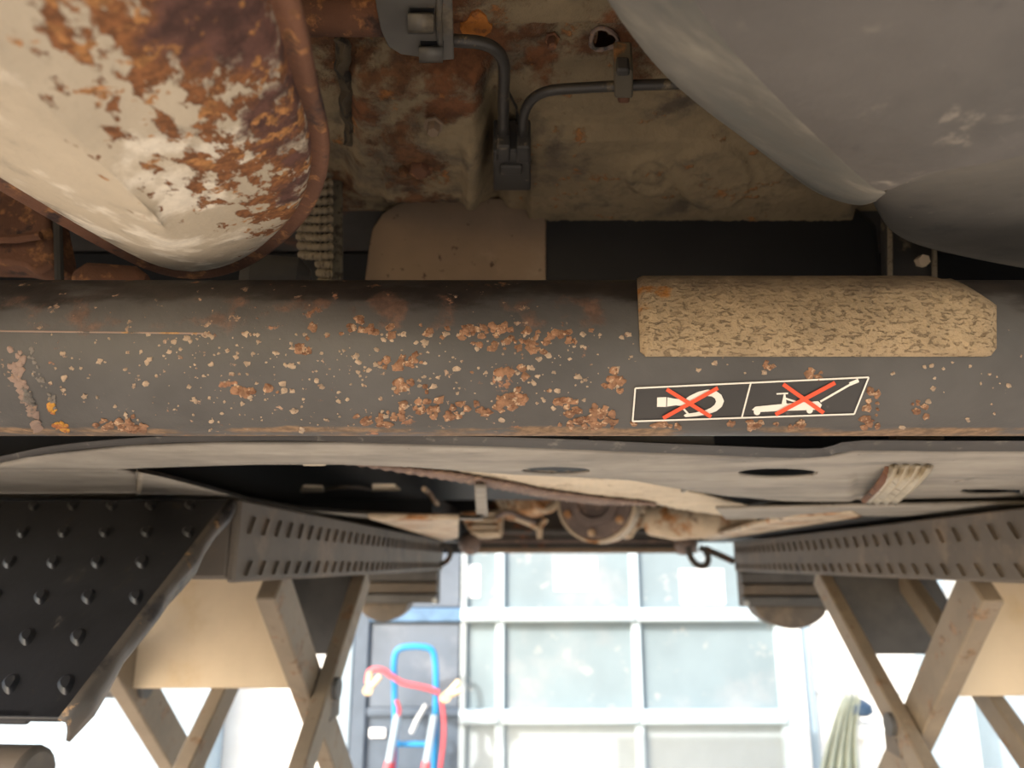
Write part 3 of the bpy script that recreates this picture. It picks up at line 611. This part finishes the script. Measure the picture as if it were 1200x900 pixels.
def cut(mb, ov):
    keep = []
    for f in mb.f:
        c = sum((mb.v[i] for i in f), Vector()) / len(f); px, py = proj(c)
        if any(((px - a) / w_) ** 2 + ((py - b) / h_) ** 2 < 1 for a, b, w_, h_ in ov): continue
        keep.append(f)
    # pull rim vertices onto the ellipse so that the hole is smooth
    mb.f = keep
    for k, v in enumerate(mb.v):
        px, py = proj(v)
        for a, b, w_, h_ in ov:
            r = math.hypot((px - a) / w_, (py - b) / h_)
            if r < 1.22: 
                if r < .02: continue
                q = oZ(a + (px - a) / r, b + (py - b) / r, v.z - H); mb.v[k] = q
    return mb
cut(strip, ovals).build('tray_sheet', m_tray, ut, solid=.003, off=1)
left = surf([(-300, 560), (0, 546), (130, 547), (280, 581)], lo_c, fr(-300, 280, 6), UZ, 8)
left.build('tray_sheet', m_tray, ut, solid=.003)
MB().loft([[oZ(x, yat(op_c, x), UZ) for x in fr(160, 566, 7)], [oZ(x, yat(op_c + [(570, 605)], x) + 3, UZ - .006) for x in fr(160, 566, 7)], [oZ(x, yat(lo_c + [(570, 609)], x), UZ) for x in fr(160, 566, 7)]]).build('tray_frame', m_tray, ut, solid=.004)
P = [oZ(x, y, UZ + .004) for x, y in [(556, 572), (570, 573), (572, 606), (558, 606)]]
MB().prism(P, (0, 0, .008)).build('tray_post', m_tray, ut, bevel=.003)
# raised dimples and ribs on the right part
for r_ in range(3):
    for c_ in range(7):
        p = oZ(868 + c_ * 17 + r_ * 5, 563 + r_ * 6, UZ - .001)
        MB().disc(p + Vector((0, 0, .003)), (0, 0, -1), .012, 0, 10, [(.014, 0), (.010, .003), (.004, .004)]).build('dimple', m_tray, ut)
for a, b in [((800, 575), (830, 560)), ((868, 578), (905, 561)), ((1120, 563), (1190, 548)), ((985, 545), (1080, 552))]:
    MB().tube([oZ(*a, UZ - .001), oZ(*b, UZ - .001)], .003, 6).build('crease', m_tray, ut)
# wing clip hanging from the tray
wc = empty('foil_flap', oZ(1040, 590, UZ), 'torn pale foil flap hanging under the right of the undertray', 'flap')
rows = []
for k in range(9):
    t = k / 8; xl = 1042 - 30 * t ** 1.5; xr = 1094 - 40 * t ** 1.3; y = 545 + 44 * t; z = UZ - .004 - .012 * math.sin(t * 2.6)
    rows.append([oZ(xl + (xr - xl) * q / 8, y + (1.5 if q % 2 else -1) * t * 2, z - .003 * (q % 2)) for q in range(9)])
MB().loft(rows).build('sheet', mat('foil', (.42, .36, .26), .5, .2, [dict(c=(.22, .16, .1), s=40, t=.55, w=.1)], bump=(.5, 80, .003)), wc, solid=.002)
MB().tube([r[0] for r in rows], .004, 6).build('edge', m_rustd, wc)
# pale bits just under the beam
for k, (x0, x1, m_, lb) in enumerate([(692, 838, m_tray, 'grey strip between the beam and undertray, below the label'), (1050, 1108, m_wrap, 'tan strip between the beam and undertray, near right edge'), (530, 588, m_shield, 'cream woven strip under the beam, left of the label')]):
    a, b = oY(x0, 508, .70), oY(x1, 517, .70)
    MB().box(a.x, b.x, .70, .716, b.z - .012, a.z + .02).build('packing_strip', m_, ut, bevel=.002)['label'] = lb
# black sheets added above the tray so its openings stay dark
tag(MB().box(-.82, .82, .89, 2.45, H + .205, H + .215).box(-.82, .82, .885, .895, H + .13, H + PZ - .005).box(-.82, .82, 2.44, 2.45, H + .205, H + PZ - .005).build('light_block_liner', m_void, smooth=False), 'added black liner sheet that keeps the undertray opening dark', 'liner')
tag(MB().box(-.82, .82, 3.40, 3.44, H + .045, H + PZ - .005).build('light_block_front', m_void, smooth=False), 'added black valance panel behind the engine, blocking light from the front', 'valance')  # black panel added behind the engine to block light showing through
for s_, a0_, a1_, b0_, lb_ in ((1, .62, 1.02, 1.36, 'added dark sill block above the right lift platform, stopping light'), (-1, -1.02, -.40, 2.4, 'added dark sill block above the left lift platform, stopping light')):  # dark boxes added to close the light gaps over both platforms
    tag(MB().lbox(a0_, a1_, b0_, 3.3, .088, .22).build('light_block_sill', m_void, smooth=False), lb_, 'sill')
# right side rail beyond the tray
tag(MB().prism([oZ(x, y, UZ - .012) for x, y in [(838, 597), (1000, 594), (1250, 590), (1250, 604), (1000, 605), (850, 609)]], (0, 0, .006)).build('floor_rail', m_tray, bevel=.003), 'grey floor rail in the shade beyond the undertray, right side', 'rail')
tag(MB().prism([oZ(x, y, UZ + .008) for x, y in [(915, 588), (958, 589), (965, 600), (905, 606), (880, 596)]], (0, 0, .01)).build('grey_flap', m_plas, bevel=.002), 'grey plastic flap between undertray and floor rail', 'flap')
# pale clips inside the dark opening
ck = [[(355, 571), (378, 572), (380, 577), (352, 577)], [(436, 570), (462, 570), (469, 575), (436, 576)], [(355, 541), (382, 541), (382, 546), (355, 546)]]
for k, (pp, lb) in enumerate(zip(ck, ['small dull clip inside the undertray opening, left', 'small cream clip inside the undertray opening, right', 'small cream tab on the undertray opening edge'])):
    tag(MB().prism([oZ(x, y, UZ + (.05 if k < 2 else -.003)) for x, y in pp], (0, 0, .006)).build('tray_clip', m_shield, bevel=.001), lb, 'clip')
tag(MB().tube(spl([oZ(x, y, UZ + .055) for x, y in [(378, 574), (400, 571), (420, 571), (437, 574)]], 5), .004, 8).build('clip_wire', m_lift), 'thin grey wire joining the two clips in the dark opening', 'wire')
tag(MB().tube(spl([oZ(x, y, UZ + .05) for x, y in [(497, 573), (503, 578), (508, 586), (513, 591)]], 5), .006, 8).build('cable_tail', m_cop), 'short brown cable tail in the dark opening', 'cable')
# cream pierced heat shield
hs = empty('heat_shield', oZ(700, 575, UZ + .02), 'long cream dimpled heat shield strip slanting over the tunnel', 'heat shield')
up_c = [(380, 536), (480, 540), (600, 551), (690, 555), (740, 560), (790, 571), (840, 582), (880, 593), (922, 604)]
lw_c = [(380, 539), (415, 542), (540, 556), (600, 567), (640, 575), (700, 583), (760, 589), (800, 597), (850, 604), (922, 607)]
sh = surf(up_c, lw_c, fr(380, 920, 3), UZ + .022, 8)
for v in sh.v: v.z += .0016 * math.sin(v.x * 260) * math.sin(v.y * 120)
sh.build('sheet', m_shield, hs, solid=.002)
sh = surf(lw_c, [(x, y + (1.5 + 7 * sm(x, 400, 540) - 6 * sm(x, 690, 770))) for x, y in lw_c], fr(400, 770, 3), UZ + .016, 2)
for k, v in enumerate(sh.v): v.z += .0012 * math.sin(v.x * 520)
sh.build('brown_edge', m_shieldb, hs, solid=.003)

EY = 2.75
def ebox(nm, P, y, dy, m, par, bev=.006): return MB().prism([oY(px, py, y) for px, py in P], (0, dy, 0)).build(nm, m, par, bevel=bev)
en = empty('engine_underside', oY(680, 640, EY), 'warm brown engine and gearbox castings with hanging brackets at tunnel end', 'engine')
ebox('gearbox_case', [(575, 560), (660, 556), (655, 585), (640, 600), (600, 606), (580, 600)], EY + .15, .4, m_cop, en, .02)
ebox('sump', [(560, 556), (800, 556), (800, 625), (560, 625)], EY + .45, .2, m_panx, en, .02)
ebox('fin_block', [(536, 600), (590, 596), (588, 628), (560, 630), (548, 620)], EY + .1, .3, m_alu, en, .01)
for k in range(4): MB().tube([oY(540 + k * 4, 603 + k * 7, EY + .08), oY(584, 602 + k * 7.5, EY + .08)], .008, 6).build('fin', m_alu, en)
for k, P in enumerate([[(574, 566), (580, 578), (588, 592), (592, 602)], [(582, 567), (586, 580), (592, 590), (590, 604)], [(597, 568), (598, 582), (603, 596)], [(580, 606), (596, 600), (612, 606), (628, 612)], [(600, 570), (628, 574), (648, 578)]]):
    MB().tube(spl([oY(x, y, EY - .02 * k) for x, y in P], 6), .010, 8).build('hose', m_alu if k != 3 else m_pul, en)
MB().tube(spl([oY(x, y, EY) for x, y in [(604, 607), (622, 614), (632, 620)]], 5), .011, 8).build('bracket_arm', m_alu, en)
MB().tube(spl([oY(x, y, EY) for x, y in [(640, 608), (634, 616), (632, 624), (633, 631)]], 5), .011, 8).build('bracket_arm', m_alu, en)
MB().tube(spl([oY(x, y, EY) for x, y in [(628, 588), (640, 597), (652, 590), (658, 584)]], 5), .018, 8).build('cast_ear', m_alu, en)
ebox('mount_casting', [(741, 584), (748, 584), (752, 604), (770, 606), (790, 608), (790, 616), (766, 614), (748, 620), (740, 632), (734, 630), (732, 616), (738, 600)], EY, .1, m_alu, en, .008)
ebox('web_casting', [(752, 584), (800, 586), (806, 610), (770, 606), (756, 600)], EY + .1, .1, m_alu, en, .01)
pu = empty('crank_pulley', oY(690, 635, EY - .1), 'round brown pulley disc with a pale rim under the tunnel', 'pulley')
c = oY(698, 588, EY - .12); rr = 46 / F * EY * .98
MB().disc(c, (-.38, -1, 0), rr, 0, 40, [(rr, -.10), (rr, 0), (rr * .93, .004), (rr * .9, -.006)]).build('rim', m_alu, pu)
MB().disc(c, (-.38, -1, 0), rr, 0, 40, [(rr * .9, -.06), (rr * .9, .006), (rr * .62, .012), (rr * .58, .03), (rr * .42, .034), (rr * .38, .02), (rr * .30, .02)]).build('disc', m_pul, pu)
for k in range(6):
    a = k * math.pi / 3 + .4; u = Vector((1, -.38, 0)).normalized()
    MB().disc(c + (u * math.cos(a) + Vector((0, 0, 1)) * math.sin(a)) * rr * .76 + Vector((-.38, -1, 0)).normalized() * .008, (-.38, -1, 0), .014, .014, 8).build('bolt', m_cop, pu)
# front subframe bars
fb = empty('front_crossmember', oY(680, 648, 3.0), 'dark front crossmember bars just above the garage windows', 'crossmember')
for ya, yb, m_ in [(626, 631, m_panx), (632.5, 636, m_pul), (637, 641, m_panx), (642, 648, m_wrap)]:
    a, b = oY(548, ya, 3.05), oY(818, yb, 3.05)
    MB().box(a.x, b.x, 3.05, 3.12, b.z, a.z).build('bar', m_, fb, bevel=.004)
for x in (550, 805):
    c = oY(x, 637, 3.0); MB().disc(c, (0, -1, 0), .04, 0, 16, [(.045, -.1), (.045, 0), (.03, .02), (.015, .03)]).build('bush', m_pul, fb)
# right exhaust pipe pieces and left rail
def tlab(o, l, c): return tag(o, l, c)
tlab(MB().tube([oY(x, y, Y) for x, y, Y in [(762, 610, 2.5), (790, 611, 2.45), (820, 610, 2.4), (880, 606, 2.3), (930, 603, 2.2)]], [.05, .062, .058, .035, .02], 18).build('exhaust_pipe', m_alu), 'rust stained exhaust pipe end narrowing to the right', 'exhaust pipe')
tlab(MB().prism([oZ(x, y, .085) for x, y in [(822, 632), (838, 633), (1010, 606), (1000, 601), (930, 606)]], (0, 0, .012)).build('subframe_arm', m_alu, bevel=.004), 'brown subframe arm above the right lift platform', 'arm')
tlab(MB().prism([oZ(x, y, .085) for x, y in [(430, 608), (538, 609), (537, 631), (520, 634)]], (0, 0, .012)).build('subframe_arm', m_alu, bevel=.004), 'cream subframe arm above the left lift platform', 'arm')
tlab(MB().tube(spl([oY(x, y, 2.6) for x, y in [(806, 640), (810, 654), (817, 662), (826, 663), (830, 656), (827, 646), (820, 642)]], 6), .011, 8).build('tow_hook', m_panx), 'dark curled tow hook against the bright window, right side', 'hook')
tlab(MB().tube([oY(826, 643, 2.65), oY(860, 658, 2.65)], .012, 8).build('stay_bar', m_panx), 'short dark stay bar beside the curled tow hook', 'bar')
tlab(MB().tube(spl([oY(x, y, 2.6) for x, y in [(516, 662), (524, 657), (528, 648), (524, 640), (516, 640)]], 6), .009, 8).build('tow_hook', m_panx), 'small dark curled hook at the left platform end', 'hook')

# ================================================================== SCISSOR LIFT
def platform(side, aI, near, far, tb, lab_):
    s = -1 if side < 0 else 1; wdt = .56
    b0 = oA(near, tb[0], aI)[0]; b1 = oA(far, tb[3], aI)[0]
    zt = (oA(near, tb[1], aI)[1] + oA(far, tb[2], aI)[1]) / 2; zb = (oA(near, tb[0], aI)[1] + oA(far, tb[3], aI)[1]) / 2
    root = empty('scissor_lift', L(aI + s * wdt / 2, (b0 + b1) / 2, -H), lab_, 'car lift', 'two sides of the scissor lift')
    MB().lbox(min(aI, aI + s * wdt), max(aI, aI + s * wdt), b0, b1, zb + .004, zt).build('deck', m_lift, root, bevel=.006)
    # inner skirt with slanted tread ribs
    sk = MB().lbox(min(aI - s * .012, aI), max(aI - s * .012, aI), b0 - .005, b1, zb, zt + .002).build('skirt', m_lift, root, bevel=.004)
    af = aI - s * .012; hgt = zt - zb; rib = None; k = 0; bb = b0 + .04
    while bb < b1 - .03:
        for z_, hl in ((zb + hgt * .60, hgt * .22), (zb + hgt * .08, hgt * .18)):
            p0 = L(af, bb - .007, z_); p1 = L(af, bb + .007, z_ + hl)
            if rib is None or True:
                r = MB().prism([L(af, bb - .014, z_), L(af, bb - .006, z_), L(af, bb + .010, z_ + hl), L(af, bb + .002, z_ + hl)], -LA * s * .005)
                r.build('rib', m_lift, sk, smooth=False)
        bb += .052; k += 1
    return root, b0, b1, zt, zb, s, wdt
def ipoly(P, a): return [L(a, *oA(x, y, a)) for x, y in P]
AL, AR = -.45, .68
lt = platform(-1, AL, 266, 515, (683, 590, 632, 668), 'left side of the scissor lift, black chequered ramp at its near end')
rt = platform(1, AR, 1330, 865, (687, 583, 635, 670), 'right side of the scissor lift, brown ribbed skirt and crossing legs')
def leg(root, A, B, a, s, th, wd, m=m_leg):
    """bar from (b,z) A to B in the plane a, extruded outwards"""
    A = Vector(A); B = Vector(B); d = (B - A).normalized(); n = Vector((-d.y, d.x)) * wd / 2
    P = [L(a, *(A + n)), L(a, *(B + n)), L(a, *(B - n)), L(a, *(A - n))]
    return MB().prism(P, LA * s * th).build('leg', m, root, bevel=.004)
def scissor(T, tn, bn, tf, bf, aI, plates):
    root, b0, b1, zt, zb, s, wdt = T
    A1 = Vector(oA(*tn, aI + s * .034)); B1 = Vector(oA(*bn, aI + s * .034)); A2 = Vector(oA(*tf, aI)); B2 = Vector(oA(*bf, aI))
    d1 = (B1 - A1) / (A1.y - B1.y); d2 = (B2 - A2) / (A2.y - B2.y)
    zm = zb - .70; top = zb - .005
    p1 = A1 + d1 * (A1.y - top); q1 = A1 + d1 * (A1.y - zm); p2 = A2 + d2 * (A2.y - top); q2 = A2 + d2 * (A2.y - zm)
    zg = -H + .06
    for a, st in ((aI, 0), (aI + s * .40, 1)):
        leg(root, p1, q1, a - s * (.034 if st else 0) + s * .034, s, .036, .078)
        leg(root, p2, q2, a + s * (.0 if not st else -.19), s, .032, .055)
        leg(root, q1, (p1.x, zg), a + s * .035, s, .036, .078); leg(root, q2, (p2.x, zg), a, s, .032, .055)
        MB().disc(L(a - s * .012, *(q1)), LA * s, .03, .09, 16).build('pivot', m_lift, root)
    MB().lbox(min(aI, aI + s * .46), max(aI, aI + s * .46), min(p1.x, p2.x) - .1, max(p1.x, p2.x) + .1, -H + .0, zg + .02).build('base_frame', m_lift, root, bevel=.005)
    den = d1.x / d1.y - d2.x / d2.y; zc = ((p2.x - p2.y * d2.x / d2.y) - (p1.x - p1.y * d1.x / d1.y)) / den; bc = p1.x + (zc - p1.y) * d1.x / d1.y
    for a in (aI, aI + s * .40): MB().disc(L(a - s * .01, bc, zc), LA * s, .022, .09, 16).build('pivot', m_plated, root)
    MB().lbox(min(aI, aI + s * .05), max(aI, aI + s * .05), bc - .02, bc + .05, zc - .06, zc - .02).build('pivot_block', m_lift, root, bevel=.004)
    # cross plates hung between the leg pairs
    for (b_, ytop, ybot, m, nm) in plates:
        def oB(px, py): d = ray(px, py); return C0 + d * (b_ / d.dot(LB))
        MB().prism([oB(*q) for q in ytop] , LB * .012).build(nm, m, root, bevel=.003)
    return p1, q1, p2, q2
b_near = oA(375, 800, AL)[0] + .06; b_far = oA(428, 690, AL)[0] + .03
print('LEFT', oA(330, 690, AL), oA(392, 870, AL), oA(426, 690, AL), oA(384, 830, AL))
scissor(lt, (333, 690), (394, 870), (428, 690), (388, 820), AL, [(b_near, [(332, 672), (366, 807), (120, 807), (100, 672)], 807, m_plate, 'cross_plate'), (b_far, [(428, 674), (400, 767), (300, 767), (300, 674)], 767, m_plated, 'cross_plate')])
b_near = oA(1090, 805, AR)[0] + .13; b_far = oA(962, 690, AR)[0] + .03
print('RIGHT', oA(1135, 690, AR), oA(1060, 870, AR), oA(962, 690, AR), oA(1015, 800, AR))
scissor(rt, (1136, 690), (1057, 870), (962, 690), (1020, 800), AR, [(b_near, [(1140, 674), (1085, 816), (1420, 816), (1440, 674)], 816, m_plate, 'cross_plate'), (b_far, [(962, 674), (1005, 767), (1140, 767), (1110, 700), (1095, 674)], 767, m_plated, 'cross_plate')])
# far-end stops of both platforms
def stop(T, x0, x1, aI, drum):
    root, b0, b1, zt, zb, s, wdt = T
    par = MB().lbox(min(aI, aI + s * .02), max(aI, aI + s * .02), b1 - .02, b1 + .03, zb - .125, zt).build('end_stop', m_lift, root, bevel=.004)
    w2 = .34
    for k in range(3):
        z1 = zb - .005 - k * .042
        MB().lbox(min(aI, aI + s * w2), max(aI, aI + s * w2), b1 - .05 - k * .01, b1 + .02, z1 - (.036 if k < 2 else .03), z1).build('stop_bar', m_plated if k != 1 else m_lift, par, bevel=.003)
    MB().lbox(min(aI, aI + s * w2), max(aI, aI + s * w2), b1 + .005, b1 + .02, zb - .125, zb).build('stop_back', m_plated, par, smooth=False)
    MB().disc(L(aI + s * .005, b1 - .06, zb - .112), -LB, .010, .012, 10).build('stop_bolt', m_grey, par)
    R = []
    a0, a1, zc = drum
    P = [L(aI + s * (a0 + (a1 - a0) * k / 16), b1 + .01, zb - .125 - zc * math.sin(math.pi * k / 16) ** .55) for k in range(17)]
    MB().prism(P, LB * .12).build('stop_roller', m_lift, par, bevel=.004)
stop(lt, 430, 518, AL, (.12, .32, .07)); stop(rt, 857, 960, AR, (.05, .32, .08))
# chequered ramp at the left platform's near end
root, b0, b1, zt, zb, s, wdt = lt
hb, hz = b0 - .015, oA(262, 583, AL)[1]
lb, lz = oA(72, 842, AL)
print('ramp', hb, hz, lb, lz)
du = Vector((lb - hb, lz - hz)); dl = du.length; du /= dl; nv = Vector((-du.y, du.x));
if nv.y < 0: nv = -nv
def R(a, t, h): return L(a, hb + du.x * t + nv.x * h, hz + du.y * t + nv.y * h)
rp = MB(); th = .034
P = []
rp.box8([R(AL - .60, 0, -.006), R(AL, 0, -.006), R(AL, dl, -.006), R(AL - .60, dl, -.006), R(AL - .60, 0, 0), R(AL, 0, 0), R(AL, dl, 0), R(AL - .60, dl, 0)])
ramp = rp.build('ramp', m_cheq, root, bevel=.003); ramp['label'] = 'black chequer plate drive-on ramp hanging at the near end'
# bent flank and lower lip of the ramp
rows = []
for k in range(13):
    t = dl * (k / 12); w_ = .0025 * math.sin(k * 1.9)
    rows.append([R(AL - .003, t, .000), R(AL + .004, t, -.004), R(AL + .006 + w_, t, -.010), R(AL + .004 + w_, t, -.018), R(AL + w_, t, -.026 + .004 * math.sin(k))])
MB().loft(rows).build('flank', m_cheqs, ramp, solid=.004)
MB().box8([R(AL - .60, dl - .012, -.010), R(AL - .035, dl - .012, -.010), R(AL - .035, dl, -.010), R(AL - .60, dl, -.010), R(AL - .60, dl - .012, 0), R(AL - .03, dl - .012, 0), R(AL - .03, dl, 0), R(AL - .60, dl, 0)]).build('toe_lip', m_cheq, ramp, bevel=.003)
MB().tube([L(-1.1, .75, -.207), L(-.507, .75, -.207)], .033, 20).build('roller', m_lift, root, bevel=.006)
# teardrop studs of the chequer plate
def onramp(px, py):
    d = ray(px, py); p0 = R(AL, 0, 0) - C0; nrm = (LB * nv.x + Vector((0, 0, nv.y))); t_ = p0.dot(nrm) / d.dot(nrm); p = d * t_ + C0 - R(AL, 0, 0)
    return AL + p.dot(LA), p.dot(LB * du.x + Vector((0, 0, du.y)))
st0 = None
pts_ = [onramp(x, y) for x, y in [(11, 659), (64, 659), (117, 656), (172, 656), (23, 700), (80, 700), (38, 747), (99, 747), (53, 802), (51, 625)]]
print('studs', [(round(a, 3), round(t, 3)) for a, t in pts_])
def stud(a, t, k):
    ax = .6 if k % 2 else -.6; rows = []
    n_ = 9; Lh = .0155; Wd = .0072; hgt = .0038
    ca, sa = math.cos(ax), math.sin(ax); top = []; base = []
    for i in range(14):
        q = 2 * math.pi * i / 14; x = math.cos(q) * Wd * (1 - .35 * math.sin(q)); y = math.sin(q) * Lh
        base.append(R(a + x * ca - y * sa, t + x * sa + y * ca, 0)); top.append(R(a + (x * ca - y * sa) * .55, t + (x * sa + y * ca) * .6, hgt))
    return MB().loft([base, top], True).add(top, [tuple(range(14))])
dA, dT = abs(pts_[0][0] - pts_[2][0]) / 2, abs(pts_[8][1] - pts_[0][1]) / 3
r0 = pts_[0]
for i in range(-4, 9):
    for j in range(-12, 10):
        t = r0[1] + i * dT; a = r0[0] + j * dA + (i % 2) * dA * .5
        if .015 < t < dl - .02 and AL - .59 < a < AL - .02: stud(a, t, 0).build('stud', m_cheq, ramp, angle=0)

# ================================================================== THINGS BY THE DOOR
HY = 5.05
def hp(px, py, dy=0): return oY(px, py, HY + dy)
tr = empty('hand_truck', hp(487, 1040), 'bright blue tubular hand truck leaning near the slate door', 'hand truck')
tr.location.z = 0; WL[tr.name] = Vector(tr.location)
def down(px, py, z): p = hp(px, py); return Vector((p.x, p.y, z))
MB().tube(spl([down(462, 860, .08), hp(463, 860), hp(462, 800), hp(462, 775), hp(466, 762), hp(478, 758), hp(495, 758), hp(506, 762), hp(510, 775), hp(511, 800), hp(510, 860), down(510, 860, .08)], 6), .020, 12).build('handle_frame', m_tblue, tr)
for x0, x1 in ((466, 456), (509, 500)):
    a = hp(x0, 838, -.06); b = hp(x1, 893, -.10); c = b + (b - a) * 1.9; c.z = max(c.z, .1)
    MB().tube([a, a.lerp(b, .5), b], .024, 12).build('grip_bar', m_wallb, tr); MB().tube([b, b + (c - b) * .35], .026, 12).build('red_sleeve', m_cred, tr)
for y, sp in ((872, 1), (920, 0)): MB().tube([hp(463, y), hp(510, y)], .017, 10).build('cross_bar', m_tblue, tr)
MB().box(hp(463, 900).x, hp(510, 900).x, HY - .25, HY + .02, 0, .02).build('toe_plate', m_tblue, tr, bevel=.004)
for x in (455, 518):
    c = down(x, 880, .12); MB().disc(c + Vector((-.02, .06, 0)), (1, 0, 0), .12, 0, 24, [(.08, 0), (.12, .005), (.12, .035), (.08, .04)]).build('wheel', m_panx, tr)
# jumper cable with clamps hung over the truck
jc = empty('jumper_cable', hp(480, 812, -.08), 'red jumper cable draped across the blue hand truck with tan clamps', 'cable')
MB().tube(spl([hp(x, y, -.06) for x, y in [(430, 800), (434, 786), (448, 785), (460, 793), (472, 800), (490, 804), (506, 808), (514, 812)]], 6), .018, 8).build('cable', m_cred, jc)
MB().tube(spl([hp(x, y, -.05) for x, y in [(516, 815), (520, 840), (520, 868), (516, 900), (515, 940)]], 6), .014, 8).build('cable', m_cred, jc)
MB().tube(spl([hp(x, y, -.07) for x, y in [(464, 820), (468, 832), (464, 850), (462, 875), (460, 930)]], 6), .013, 8).build('cable', m_cred, jc)
for (cx, cy, a1, a2) in ((432, 808, (434, 788), (446, 792)), (523, 816, (538, 798), (542, 808))):
    k = MB().disc(hp(cx, cy, -.09), (0, -1, 0), .03, .03, 12).build('clamp', m_clamp, jc)
    for q in (a1, a2): MB().tube([hp(cx - (q[0] - cx) * .3, cy - (q[1] - cy) * .3, -.09), hp(*q, -.09)], [.022, .018], 8).build('clamp_grip', m_clamp, k)
tag(MB().tube([hp(499, 826, -.1), hp(488, 845, -.1), hp(482, 859, -.1)], [.014, .017, .017], 8).build('grey_lever', m_grey), 'short grey lever hanging in front of the hand truck frame', 'lever')
# white stand with hanging cloth at the right
hj = empty('cloth_stand', oY(985, 1000, 4.7), 'white stand with dark blue cap behind the right scissor legs', 'stand')
hj.location.z = 0; WL[hj.name] = Vector(hj.location)
def cp(px, py, dy=0): return oY(px, py, 4.7 + dy)
p = cp(1004, 870); MB().box(p.x - .06, p.x + .05, 4.70, 4.80, 0, cp(1000, 842).z).build('post', m_wall, hj, bevel=.01)
MB().disc(cp(1006, 838), (0, 0, 1), .06, 0, 20, [(.06, 0), (.085, .02), (.08, .06), (.04, .09)]).build('cap', m_navyc, hj)
MB().box(cp(994, 850).x, cp(1028, 850).x, 4.66, 4.78, cp(1000, 866).z, cp(1000, 848).z).build('tray', m_wall, hj, bevel=.01)
MB().box(p.x - .2, p.x + .2, 4.6, 4.95, 0, .05).build('foot', m_grey, hj, bevel=.01)
rows = []
for k in range(11):
    t = k / 10; y = 815 + 150 * t; xl = 992 - 42 * t ** .8 - 4; xr = 1008 - 4 * math.sin(t * 5)
    rows.append([cp(xl + (xr - xl) * q / 24, y + 4 * math.sin(q * .9), -.06 - .045 * math.sin(q * 1.15 + t * 1.2) * (.3 + t)) for q in range(25)])
tag(MB().loft(rows).build('hanging_cloth', m_cloth, solid=.006, angle=0), 'pale sage cloth hanging in folds over the white stand', 'cloth')
